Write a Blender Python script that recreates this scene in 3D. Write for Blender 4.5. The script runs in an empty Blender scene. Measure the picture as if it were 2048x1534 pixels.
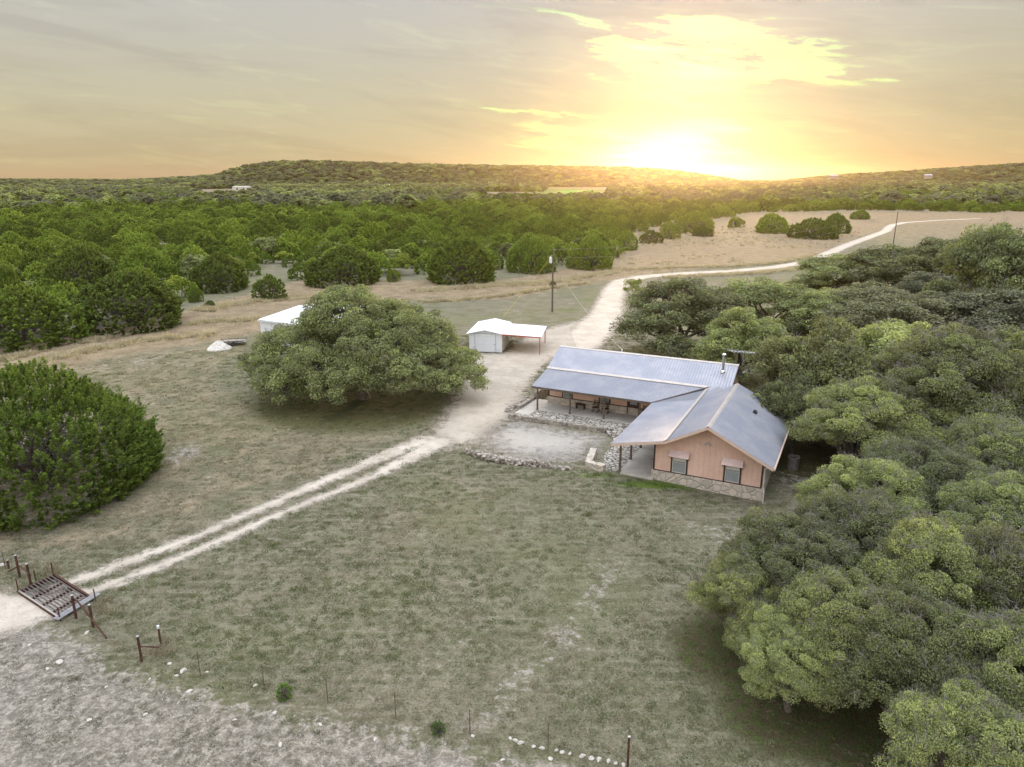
import bpy, bmesh, math, random
import numpy as np
from mathutils import Vector, Matrix
R_ = math.radians
C = bpy.context.scene.collection
scene = bpy.context.scene

# ------------------------------------------------------------------ camera
FPX, PITCH, ROLL, CAMH = 1410.9, R_(16.21), -0.0031, 20.0
_c, _s = math.cos(PITCH), math.sin(PITCH)
FW = np.array([0, _c, -_s]); UP0 = np.array([0, _s, _c]); RT0 = np.array([1.0, 0, 0])
RT = RT0*math.cos(ROLL)+UP0*math.sin(ROLL); UP = -RT0*math.sin(ROLL)+UP0*math.cos(ROLL)
cam_d = bpy.data.cameras.new('camera'); cam = bpy.data.objects.new('camera', cam_d); C.objects.link(cam)
cam_d.sensor_width = 36; cam_d.lens = FPX/2048*36; cam_d.clip_end = 30000; cam_d.clip_start = 0.2
cam.matrix_world = Matrix(((RT[0], UP[0], -FW[0], 0), (RT[1], UP[1], -FW[1], 0), (RT[2], UP[2], -FW[2], CAMH), (0, 0, 0, 1)))
scene.camera = cam
HAZE_D, HAZE_G = .00006, .88

def G(px, py, z=0.0):
    "where the ray of a photograph pixel meets height z"
    d = FW+RT*(px-1024)/FPX-UP*(py-767)/FPX
    t = (z-CAMH)/d[2]
    return np.array([d[0]*t, d[1]*t, z])
def P(X):
    d = np.asarray(X, float)-np.array([0, 0, CAMH]); z = d@FW
    return 1024+FPX*(d@RT)/z, 767-FPX*(d@UP)/z

# ------------------------------------------------------------------ exposure, sky, sun
scene.view_settings.view_transform = 'Standard'; scene.view_settings.look = 'None'
scene.view_settings.exposure = 0.0; scene.view_settings.gamma = 1
SUN_AZ, SUN_EL = R_(12.4), R_(6.0)
scene.cycles.max_bounces = 6; scene.cycles.diffuse_bounces = 3; scene.cycles.glossy_bounces = 2
scene.cycles.transmission_bounces = 3; scene.cycles.transparent_max_bounces = 8; scene.cycles.volume_bounces = 0
scene.cycles.use_denoising = True
scene.cycles.caustics_reflective = False; scene.cycles.caustics_refractive = False

class NT:
    "tiny node-graph writer"
    def __init__(s, tree): s.t = tree; s.t.nodes.clear()
    def n(s, typ, **kw):
        nd = s.t.nodes.new(typ)
        for k, v in kw.items(): setattr(nd, k, v)
        return nd
    def put(s, sock, v):
        if isinstance(v, bpy.types.NodeSocket): s.t.links.new(v, sock)
        elif v is not None:
            try: sock.default_value = v
            except Exception: sock.default_value = (*v, 1.0)
    def m(s, op, a, b=None, c=None, clamp=False):
        nd = s.n('ShaderNodeMath', operation=op, use_clamp=clamp)
        s.put(nd.inputs[0], a); s.put(nd.inputs[1], b); s.put(nd.inputs[2], c); return nd.outputs[0]
    def mix(s, f, a, b, blend='MIX'):
        nd = s.n('ShaderNodeMix', data_type='RGBA', blend_type=blend)
        s.put(nd.inputs[0], f); s.put(nd.inputs[6], (*a, 1) if isinstance(a, tuple) and len(a) == 3 else a)
        s.put(nd.inputs[7], (*b, 1) if isinstance(b, tuple) and len(b) == 3 else b); return nd.outputs[2]
    def noise(s, vec, scale, detail=3, rough=.55, dist=0, out=0):
        nd = s.n('ShaderNodeTexNoise'); s.put(nd.inputs['Vector'], vec); nd.inputs['Scale'].default_value = scale
        nd.inputs['Detail'].default_value = detail; nd.inputs['Roughness'].default_value = rough; nd.inputs['Distortion'].default_value = dist
        return nd.outputs[out]
    def voro(s, vec, scale, feature='F1', out='Distance', rnd=1):
        nd = s.n('ShaderNodeTexVoronoi', feature=feature); s.put(nd.inputs['Vector'], vec); nd.inputs['Scale'].default_value = scale
        nd.inputs['Randomness'].default_value = rnd; return nd.outputs[out]
    def ramp(s, f, stops, interp='LINEAR'):
        nd = s.n('ShaderNodeValToRGB'); s.put(nd.inputs[0], f); r = nd.color_ramp; r.interpolation = interp
        while len(r.elements) < len(stops): r.elements.new(0.5)
        for e, (p, col) in zip(r.elements, stops): e.position = p; e.color = (*col, 1) if len(col) == 3 else col
        return nd.outputs[0]
    def step(s, v, a, b, to0=0, to1=1):
        nd = s.n('ShaderNodeMapRange', interpolation_type='SMOOTHSTEP'); s.put(nd.inputs[0], v)
        nd.inputs[1].default_value = a; nd.inputs[2].default_value = b; nd.inputs[3].default_value = to0; nd.inputs[4].default_value = to1
        return nd.outputs[0]
    def attr(s, name, out='Fac'):
        return s.n('ShaderNodeAttribute', attribute_name=name).outputs[out]
    def comb(s, x, y, z):
        nd = s.n('ShaderNodeCombineXYZ'); s.put(nd.inputs[0], x); s.put(nd.inputs[1], y); s.put(nd.inputs[2], z); return nd.outputs[0]
    def vscale(s, v, sc):
        nd = s.n('ShaderNodeVectorMath', operation='MULTIPLY'); s.put(nd.inputs[0], v); nd.inputs[1].default_value = sc; return nd.outputs[0]

def make_world():
    w = bpy.data.worlds.new('World'); scene.world = w; w.use_nodes = True
    g = NT(w.node_tree)
    d = g.n('ShaderNodeTexCoord').outputs['Generated']
    sp = g.n('ShaderNodeSeparateXYZ'); g.put(sp.inputs[0], d); x, y, z = sp.outputs
    deg = 180/math.pi
    az = g.m('SUBTRACT', g.m('MULTIPLY', g.m('ARCTAN2', x, y), deg), math.degrees(SUN_AZ))   # degrees from the sun, + to the right
    el = g.m('MULTIPLY', g.m('ARCSINE', z), deg)
    # streaky high cloud, stretched level
    cv = g.comb(g.m('MULTIPLY', az, .045), g.m('ADD', g.m('MULTIPLY', el, .33), g.m('MULTIPLY', az, .030)), 3.1)
    n1 = g.noise(cv, 1.0, 6, .6, 1.2); n2 = g.noise(cv, 3.4, 6, .65, .6)
    wv = g.comb(g.m('MULTIPLY', az, .10), g.m('ADD', g.m('MULTIPLY', el, .55), g.m('MULTIPLY', az, .06)), 7.7)
    wn = g.n('ShaderNodeTexNoise'); g.put(wn.inputs['Vector'], wv); wn.inputs['Scale'].default_value = 1.0; wn.inputs['Detail'].default_value = 6
    wn.inputs['Roughness'].default_value = .62
    ws = g.n('ShaderNodeSeparateColor'); g.put(ws.inputs[0], wn.outputs['Color'])
    az2 = g.m('ADD', az, g.m('MULTIPLY', g.m('SUBTRACT', ws.outputs[0], .5), 15))
    el2 = g.m('ADD', el, g.m('MULTIPLY', g.m('SUBTRACT', ws.outputs[1], .5), 3.6))
    base = g.ramp(g.m('DIVIDE', el, 90, clamp=True), [(0, (.66, .49, .29)), (.018, (.65, .545, .33)), (.05, (.635, .575, .39)), (.095, (.60, .575, .475)), (.14, (.60, .585, .555)), (.20, (.60, .62, .68)), (.36, (1.0, 1.06, 1.18)), (.60, (2.25, 2.35, 2.6)), (1, (4.7, 4.85, 5.2))])  # unseen upper sky raised to light ground and crowns from above
    side = g.step(az, 4, 30)            # a little browner to the right of the sun
    base = g.mix(g.m('MULTIPLY', side, g.step(el, 20, 8)), base, g.mix(1, base, (.93, .90, .84), 'MULTIPLY'))
    back = g.m('MULTIPLY', g.step(g.m('ABSOLUTE', az), 75, 140), g.step(el, 50, 10)); base = g.mix(back, base, g.mix(1, base, (2.9, 2.7, 2.65), 'MULTIPLY'))   # unseen sky behind the camera, brightened to fill facade and tree sides
    low = g.step(el, 30, 14)
    streak = g.m('MULTIPLY', g.step(n1, .44, .64), low)
    base = g.mix(g.m('MULTIPLY', streak, .5), base, g.mix(1, base, (.80, .78, .80), 'MULTIPLY'))
    base = g.mix(g.m('MULTIPLY', g.step(n2, .52, .72), g.m('MULTIPLY', low, .55)), base, g.mix(1, base, (1.18, 1.24, 1.10), 'MULTIPLY'))
    def blob(ca, ce, wa, we, amp, tilt=0.0):
        e_ = g.m('SUBTRACT', el2, g.m('ADD', g.m('MULTIPLY', g.m('SUBTRACT', az2, ca), tilt), ce))
        q = g.m('ADD', g.m('POWER', g.m('ABSOLUTE', g.m('DIVIDE', g.m('SUBTRACT', az2, ca), wa)), 2.0), g.m('POWER', g.m('ABSOLUTE', g.m('DIVIDE', e_, we)), 2.0))
        return g.m('MULTIPLY', g.m('EXPONENT', g.m('MULTIPLY', q, -1)), amp)
    parts = [blob(-.3, 1.4, 3.7, 1.8, 6.0), blob(-1.0, 1.7, 6.5, 2.3, 1.0), blob(-5, 2.6, 9, 1.2, .6, -.12), blob(.8, 5.4, 2.6, 3.4, .8), blob(.6, 8.6, 5.4, 1.5, 1.5, -.05), blob(.8, 8.8, 9.5, 2.0, .85, -.10),
             blob(9, 7.2, 6.0, .6, .55, -.12), blob(-8.0, 11.2, 4.5, .40, .55, -.22), blob(-12, 4.6, 10, .32, .5, -.13), blob(-8, 2.2, 8, .35, .35, -.1)]
    s_ = parts[1]
    for p in parts[2:]: s_ = g.m('ADD', s_, p)
    holes = g.step(ws.outputs[2], .40, .56, .15, 1.35)
    s_ = g.m('MULTIPLY', s_, holes)
    s_ = g.m('ADD', g.m('MULTIPLY', s_, .14), g.step(s_, .38, .75, 0, .55)); s_ = g.m('ADD', s_, g.step(s_, .72, 1.05, 0, 1.6))
    s_ = g.m('ADD', s_, parts[0])
    # the disc itself, low on the crest of the hill
    sd = g.n('ShaderNodeVectorMath', operation='DOT_PRODUCT'); g.put(sd.inputs[0], d)
    e0 = R_(0.75); sd.inputs[1].default_value = (math.sin(SUN_AZ)*math.cos(e0), math.cos(SUN_AZ)*math.cos(e0), math.sin(e0))
    disc = g.step(sd.outputs['Value'], math.cos(R_(.75)), math.cos(R_(.3)), 0, 6)
    s_ = g.m('ADD', s_, disc)
    vs = g.n('ShaderNodeVectorMath', operation='SCALE'); vs.inputs[0].default_value = (.30, .64, .10); g.put(vs.inputs['Scale'], s_)
    ad = g.mix(1, base, vs.outputs[0], 'ADD')
    sky = g.n('ShaderNodeTexSky', sky_type='NISHITA'); sky.sun_disc = False; sky.sun_elevation = SUN_EL; sky.sun_rotation = SUN_AZ
    b1 = g.n('ShaderNodeBackground'); g.put(b1.inputs[0], ad); b1.inputs[1].default_value = 0.92
    b2 = g.n('ShaderNodeBackground'); g.put(b2.inputs[0], sky.outputs[0]); b2.inputs[1].default_value = 0.005
    a = g.n('ShaderNodeAddShader'); g.put(a.inputs[0], b1.outputs[0]); g.put(a.inputs[1], b2.outputs[0])
    o = g.n('ShaderNodeOutputWorld'); g.put(o.inputs[0], a.outputs[0])
    w.cycles.sampling_method = 'MANUAL'; w.cycles.sample_map_resolution = 1024
make_world()
sl = bpy.data.lights.new('sun', 'SUN'); sl.energy = 3.2; sl.angle = R_(11); sl.color = (1, .70, .40)
so = bpy.data.objects.new('sun', sl); C.objects.link(so)
sv = Vector((math.sin(SUN_AZ)*math.cos(SUN_EL), math.cos(SUN_AZ)*math.cos(SUN_EL), math.sin(SUN_EL)))
so.rotation_euler = sv.to_track_quat('Z', 'Y').to_euler(); so.location = sv*200

# ------------------------------------------------------------------ helpers
def tag(o, label=None, cat=None, group=None, kind=None):
    if label: o['label'] = label
    if cat: o['category'] = cat
    if group: o['group'] = group
    if kind: o['kind'] = kind
    return o
def empty(name, loc, rz=0.0, label=None, cat=None, group=None, parent=None):
    o = bpy.data.objects.new(name, None); C.objects.link(o); o.location = tuple(loc); o.rotation_euler.z = rz; o.empty_display_size = .3
    if parent: o.parent = parent
    return tag(o, label, cat, group)
def npmesh(name, V, F, mat=None, fattr=None, smooth=False):
    "V (n,3), F (m,k) all faces the same size"
    V = np.ascontiguousarray(V, np.float32); F = np.ascontiguousarray(F, np.int32); k = F.shape[1]
    me = bpy.data.meshes.new(name); me.vertices.add(len(V)); me.vertices.foreach_set('co', V.ravel())
    me.loops.add(F.size); me.loops.foreach_set('vertex_index', F.ravel())
    me.polygons.add(len(F)); me.polygons.foreach_set('loop_start', np.arange(0, F.size, k, dtype=np.int32))
    for n, (dom, arr) in (fattr or {}).items():
        a = me.attributes.new(n, 'FLOAT', dom); a.data.foreach_set('value', np.ascontiguousarray(arr, np.float32))
    if smooth: me.polygons.foreach_set('use_smooth', np.ones(len(F), bool))
    me.update(calc_edges=True)
    for m in (mat if isinstance(mat, (list, tuple)) else [mat] if mat else []): me.materials.append(m)
    return me
def link(name, me, parent=None, loc=None, rz=0.0):
    o = bpy.data.objects.new(name, me); C.objects.link(o)
    if parent: o.parent = parent
    if loc is not None: o.location = tuple(loc)
    o.rotation_euler.z = rz
    return o
class MB:
    "collects boxes, bars, tubes; build() links them as one object"
    def __init__(s): s.v = []; s.f = []
    def add(s, vs, fs):
        b = len(s.v); s.v += [tuple(float(c) for c in v) for v in vs]; s.f += [tuple(i+b for i in f) for f in fs]; return s
    def box(s, c, d, rz=0.0, M=None):
        x, y, z = (q/2 for q in d); vs = [(i*x, j*y, k*z) for k in (-1, 1) for j in (-1, 1) for i in (-1, 1)]
        cr, sr = math.cos(rz), math.sin(rz)
        vs = [(c[0]+v[0]*cr-v[1]*sr, c[1]+v[0]*sr+v[1]*cr, c[2]+v[2]) for v in vs]
        return s.add(vs, [(0, 2, 3, 1), (4, 5, 7, 6), (0, 1, 5, 4), (2, 6, 7, 3), (0, 4, 6, 2), (1, 3, 7, 5)])
    def bar(s, a, b, w, h, up=(0, 0, 1)):
        a = Vector(a); b = Vector(b); d = (b-a).normalized(); u = Vector(up)
        if abs(d.dot(u)) > .98: u = Vector((0, 1, 0))
        r = d.cross(u).normalized()*w/2; t = r.cross(d).normalized()*h/2
        vs = [a-r-t, a+r-t, a+r+t, a-r+t, b-r-t, b+r-t, b+r+t, b-r+t]
        return s.add(vs, [(0, 3, 2, 1), (4, 5, 6, 7), (0, 1, 5, 4), (1, 2, 6, 5), (2, 3, 7, 6), (3, 0, 4, 7)])
    def tube(s, pts, rad, n=8, caps=True):
        pts = [Vector(p) for p in pts]; rad = rad if isinstance(rad, (list, tuple, np.ndarray)) else [rad]*len(pts)
        ref = None; rings = []
        for i, p in enumerate(pts):
            d = (pts[min(i+1, len(pts)-1)]-pts[max(i-1, 0)]).normalized()
            if ref is None: ref = d.orthogonal().normalized()
            ref = (ref-d*ref.dot(d)).normalized(); q = d.cross(ref)
            rings.append([p+(ref*math.cos(2*math.pi*k/n)+q*math.sin(2*math.pi*k/n))*rad[i] for k in range(n)])
        vs = [v for r in rings for v in r]; fs = []
        for i in range(len(pts)-1):
            for k in range(n): fs.append((i*n+k, i*n+(k+1) % n, (i+1)*n+(k+1) % n, (i+1)*n+k))
        if caps: fs += [tuple(range(n-1, -1, -1)), tuple((len(pts)-1)*n+k for k in range(n))]
        return s.add(vs, fs)
    def prism(s, poly, z0, z1):
        n = len(poly); vs = [(p[0], p[1], z0) for p in poly]+[(p[0], p[1], z1) for p in poly]
        return s.add(vs, [tuple(range(n-1, -1, -1)), tuple(range(n, 2*n))]+[(i, (i+1) % n, n+(i+1) % n, n+i) for i in range(n)])
    def build(s, name, mat, parent=None, loc=None, rz=0.0, bevel=0, smooth=False):
        me = bpy.data.meshes.new(name); me.from_pydata(s.v, [], s.f); me.materials.append(mat)
        bm = bmesh.new(); bm.from_mesh(me); bmesh.ops.recalc_face_normals(bm, faces=bm.faces)
        bm.to_mesh(me); bm.free()
        if smooth: me.polygons.foreach_set('use_smooth', np.ones(len(me.polygons), bool))
        o = link(name, me, parent, loc, rz)
        if bevel:
            md = o.modifiers.new('bevel', 'BEVEL'); md.width = bevel; md.segments = 1
        return o
def clone(o, name=None, loc=None, rz=None, sc=None, parent=None):
    c = o.copy(); C.objects.link(c)
    if parent is not None: c.parent = parent
    if loc is not None: c.location = tuple(loc)
    if rz is not None: c.rotation_euler.z = rz
    if sc is not None: c.scale = sc if isinstance(sc, tuple) else (sc,)*3
    for ch in list(o.children): clone(ch, parent=c)
    return c

# ------------------------------------------------------------------ materials
def mat(name, fn):
    m = bpy.data.materials.new(name); m.use_nodes = True; g = NT(m.node_tree)
    o = g.n('ShaderNodeOutputMaterial'); sh = fn(g)
    g.put(o.inputs[0], sh); return m
def bsdf(g, col, rough=.8, metal=0, bump=None, bstr=.3, bdist=.02, spec=.3):
    b = g.n('ShaderNodeBsdfPrincipled'); g.put(b.inputs['Base Color'], (*col, 1) if isinstance(col, tuple) and len(col) == 3 else col)
    g.put(b.inputs['Roughness'], rough); g.put(b.inputs['Metallic'], metal); b.inputs['Specular IOR Level'].default_value = spec
    if bump is not None:
        n = g.n('ShaderNodeBump'); n.inputs['Strength'].default_value = bstr; n.inputs['Distance'].default_value = bdist
        g.put(n.inputs['Height'], bump); g.put(b.inputs['Normal'], n.outputs[0])
    return b.outputs[0]
def mottled(name, c1, c2, scale=3, rough=.85, metal=0, bstr=.3, detail=5, spec=.3, bdist=.02, sharp=(.35, .65)):
    def fn(g):
        p = g.n('ShaderNodeTexCoord').outputs['Object']
        n = g.noise(p, scale, detail, .65); n2 = g.noise(p, scale*7, 3)
        c = g.mix(g.step(n, *sharp), c1, c2); c = g.mix(g.m('MULTIPLY', n2, .35), c, g.mix(1, c, (.6, .6, .6), 'MULTIPLY'))
        return bsdf(g, c, rough, metal, n2, bstr, bdist, spec)
    return mat(name, fn)
def foliage(name, stops, trans=.3, rough=.7):
    "leaf colour from a per-leaf tint and a per-tree random"
    def fn(g):
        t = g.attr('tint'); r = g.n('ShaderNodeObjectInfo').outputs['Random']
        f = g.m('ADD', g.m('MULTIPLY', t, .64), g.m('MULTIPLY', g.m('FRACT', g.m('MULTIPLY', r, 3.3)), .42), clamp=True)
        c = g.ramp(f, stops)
        r2 = g.m('FRACT', g.m('MULTIPLY', r, 7.31))
        c = g.mix(g.m('MULTIPLY', r2, .55), c, g.mix(1, c, (1.06, .98, .86), 'MULTIPLY'))
        c = g.mix(g.step(g.m('FRACT', g.m('MULTIPLY', r, 17.7)), .35, 1, 0, .35), c, g.mix(1, c, (.62, .66, .75), 'MULTIPLY'))
        d = g.n('ShaderNodeBsdfPrincipled'); g.put(d.inputs['Base Color'], c); d.inputs['Roughness'].default_value = rough; d.inputs['Specular IOR Level'].default_value = .25
        tr = g.n('ShaderNodeBsdfTranslucent'); g.put(tr.inputs[0], g.mix(1, c, (1.25, 1.25, .7), 'MULTIPLY'))
        m = g.n('ShaderNodeMixShader'); m.inputs[0].default_value = trans; g.put(m.inputs[1], d.outputs[0]); g.put(m.inputs[2], tr.outputs[0])
        return m.outputs[0]
    return mat(name, fn)
M = {}
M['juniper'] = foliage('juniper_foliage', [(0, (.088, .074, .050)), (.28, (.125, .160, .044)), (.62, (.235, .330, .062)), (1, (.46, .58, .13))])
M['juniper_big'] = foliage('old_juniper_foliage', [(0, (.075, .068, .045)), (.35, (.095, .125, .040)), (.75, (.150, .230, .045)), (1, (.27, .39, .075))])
M['bush'] = foliage('bright_bush_foliage', [(0, (.06, .12, .02)), (1, (.18, .36, .05))])
M['oak'] = foliage('oak_foliage', [(0, (.078, .078, .056)), (.35, (.160, .180, .090)), (.7, (.290, .340, .145)), (1, (.52, .58, .22))])
M['elm'] = foliage('yellowing_foliage', [(0, (.10, .12, .03)), (.4, (.20, .26, .05)), (1, (.42, .46, .09))], .4)
M['greyoak'] = foliage('grey_oak_foliage', [(0, (.10, .108, .078)), (.4, (.165, .18, .12)), (1, (.28, .30, .18))])
M['wood_bark'] = mottled('bark', (.10, .085, .07), (.20, .18, .155), 6, .95, bstr=.6)
M['twig'] = mottled('grey_twigs', (.15, .135, .118), (.30, .28, .25), 3, .95)
M['roof'] = None
def roof_fn(g):
    p = g.n('ShaderNodeTexCoord').outputs['Object']
    n = g.noise(p, .6, 4, .6); n2 = g.noise(g.vscale(p, (6, 6, 1.5)), 1.0, 4)
    c = g.mix(g.step(n, .35, .7), (.27, .285, .33), (.345, .345, .375)); c = g.mix(g.m('MULTIPLY', g.step(n2, .45, .75), .25), c, (.24, .225, .22))
    return bsdf(g, c, g.m('ADD', .26, g.m('MULTIPLY', n2, .2)), .72, None)
M['roof'] = mat('galvanised_roof', roof_fn)
M['roofcap'] = mottled('ridge_cap_metal', (.50, .45, .41), (.58, .53, .48), 2, .45, .25, .05)
M['fascia'] = mottled('tan_fascia_paint', (.56, .42, .34), (.62, .48, .39), 3, .6, bstr=.05)
M['pink'] = mottled('salmon_siding', (.70, .47, .37), (.78, .555, .45), .9, .75, bstr=.05)
M['trim'] = mottled('dark_brown_trim', (.045, .028, .020), (.075, .048, .034), 5, .7)
M['post'] = mottled('weathered_post', (.10, .075, .055), (.17, .135, .105), 8, .9, bstr=.5)
M['concrete'] = mottled('porch_concrete', (.44, .41, .36), (.54, .51, .45), 1.2, .85, bstr=.08)
M['screen'] = mottled('window_screen_glass', (.24, .27, .28), (.30, .33, .34), 1, .25, spec=.6, bstr=0)
M['blind'] = mottled('white_blind', (.60, .60, .55), (.66, .66, .60), 2, .7, bstr=0)
M['winframe'] = mottled('window_frame_metal', (.50, .49, .45), (.58, .57, .52), 3, .5, bstr=0)
M['awning'] = mottled('awning_metal', (.74, .57, .52), (.80, .64, .58), 2, .5, 0, .03)
M['darkdoor'] = mottled('dark_door', (.040, .020, .015), (.06, .032, .024), 3, .5)
M['steel'] = mottled('galvanised_pipe', (.55, .54, .52), (.66, .65, .63), 3, .3, .8, .05)
M['rust'] = mottled('rusty_pipe', (.060, .030, .022), (.125, .062, .042), 7, .85, .2, .3)
M['rustgrey'] = mottled('worn_rail_steel', (.12, .10, .095), (.20, .175, .165), 5, .6, .4, .2)
M['galv'] = mottled('grey_grating', (.42, .42, .44), (.55, .55, .57), 4, .5, .5, .1)
M['white'] = mottled('white_painted_metal', (.74, .79, .82), (.81, .84, .86), 1.5, .45, .1, .03)
M['cream'] = mottled('cream_metal_wall', (.62, .60, .54), (.70, .68, .61), 1.5, .5, .1, .03)
M['redpaint'] = mottled('red_painted_steel', (.42, .085, .055), (.52, .13, .085), 4, .5, .1, .1)
M['dark'] = mottled('dark_shadowy_metal', (.03, .03, .03), (.05, .05, .05), 4, .7)
M['acgrey'] = mottled('condenser_case', (.20, .18, .17), (.27, .25, .23), 4, .5, .3)
M['yellow'] = mottled('yellow_guard', (.70, .56, .06), (.75, .62, .10), 4, .5)
M['white_rock'] = mottled('pale_limestone', (.48, .45, .40), (.66, .63, .57), 4, .9, bstr=.6)
M['dark_rock'] = mottled('weathered_limestone', (.26, .23, .20), (.46, .42, .37), 3, .95, bstr=.8)
M['pile'] = mottled('crushed_caliche', (.60, .57, .51), (.72, .70, .64), 7, .95, bstr=.8, bdist=.05)
M['oldwood'] = mottled('silvered_timber', (.30, .27, .23), (.46, .43, .38), 5, .9, bstr=.5)
def stonewall_fn(scale, c1, c2, c3, joint, jw=.06):
    def fn(g):
        p = g.n('ShaderNodeTexCoord').outputs['Object']; w = g.n('ShaderNodeVectorMath', operation='ADD'); g.put(w.inputs[0], p)
        nn = g.n('ShaderNodeTexNoise'); g.put(nn.inputs['Vector'], p); nn.inputs['Scale'].default_value = 2.5
        sc = g.n('ShaderNodeVectorMath', operation='SCALE'); g.put(sc.inputs[0], nn.outputs['Color']); sc.inputs['Scale'].default_value = .25; g.put(w.inputs[1], sc.outputs[0])
        v = w.outputs[0]
        e = g.voro(v, scale, 'DISTANCE_TO_EDGE'); cc = g.voro(v, scale, 'F1', 'Color')
        s = g.n('ShaderNodeSeparateColor'); g.put(s.inputs[0], cc)
        c = g.ramp(s.outputs[0], [(0, c1), (.5, c2), (1, c3)])
        n = g.noise(p, 9, 5, .7); c = g.mix(g.m('MULTIPLY', n, .5), c, g.mix(1, c, (.55, .53, .5), 'MULTIPLY'))
        c = g.mix(g.step(e, jw*.4, jw, 1, 0), c, joint)
        h = g.m('ADD', g.step(e, 0, .12), g.m('MULTIPLY', n, .4))
        return bsdf(g, c, .92, 0, h, .8, .04)
    return fn
M['stone'] = mat('fieldstone_masonry', stonewall_fn(2.2, (.44, .40, .34), (.58, .53, .45), (.66, .57, .47), (.35, .32, .27), .05))
M['stone_dark'] = mat('lichened_stone_masonry', stonewall_fn(3.4, (.22, .20, .17), (.36, .33, .28), (.46, .42, .36), (.17, .155, .13)))
M['flag'] = mat('flagstone_paving', stonewall_fn(2.6, (.36, .33, .29), (.46, .43, .385), (.56, .525, .47), (.085, .078, .06), .11))
# ------------------------------------------------------------------ trees
def unit(a): return a/np.maximum(np.linalg.norm(a, axis=-1, keepdims=True), 1e-9)
def leaf_quads(c, a, b):
    "pointed leaf cards: centre, half length vector, half width vector"
    V = np.stack([c-a, c-b*1.0+a*.1, c+a, c+b*1.0+a*.1], 1).reshape(-1, 3)
    return V, np.arange(len(V)).reshape(-1, 4)
def sticks(p, q, r0, r1):
    "three-sided tapering twigs, vectorised"
    d = unit(q-p); ref = unit(np.cross(d, np.tile([.31, .17, .93], (len(p), 1)))); t = np.cross(d, ref); V = []
    for k in range(3):
        a = 2*math.pi*k/3; o = ref*math.cos(a)+t*math.sin(a); V += [p+o*r0, q+o*r1]
    V = np.stack(V, 1); n = len(p); b = (np.arange(n)*6)[:, None]
    F = np.concatenate([b+[0, 2, 3, 1], b+[2, 4, 5, 3], b+[4, 0, 1, 5]])
    return V.reshape(-1, 3), F
def nptube(pts, rad, n=6):
    pts = np.asarray(pts, float); d = unit(np.gradient(pts, axis=0)); ref = np.array([.93, .3, .2]); V = []
    for i in range(len(pts)):
        ref = ref-d[i]*ref.dot(d[i]); ref = ref/np.linalg.norm(ref); q = np.cross(d[i], ref)
        a = np.arange(n)*2*math.pi/n; V.append(pts[i]+(np.cos(a)[:, None]*ref+np.sin(a)[:, None]*q)*rad[i])
    F = [(i*n+k, i*n+(k+1) % n, (i+1)*n+(k+1) % n, (i+1)*n+k) for i in range(len(pts)-1) for k in range(n)]
    return np.concatenate(V), np.array(F)
def join(parts):
    V = []; F = []; b = 0
    for v, f in parts: V.append(v); F.append(f+b); b += len(v)
    return np.concatenate(V), np.concatenate(F)
def limb(rng, a, b, r0, r1, sag=.12, n=6, sides=6):
    a = np.asarray(a, float); b = np.asarray(b, float); t = np.linspace(0, 1, n)[:, None]; L = np.linalg.norm(b-a)
    p = a+(b-a)*t+np.sin(t*math.pi)*rng.normal(0, sag*L*.5, 3)+np.sin(t*math.pi*2)*rng.normal(0, sag*L*.25, 3)
    return nptube(p, np.linspace(r0, r1, n), sides)
def sphere_dirs(rng, n, zmin=-1):
    z = rng.uniform(zmin, 1, n); a = rng.uniform(0, 2*math.pi, n); s = np.sqrt(1-z*z); return np.stack([s*np.cos(a), s*np.sin(a), z], 1)

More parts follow.
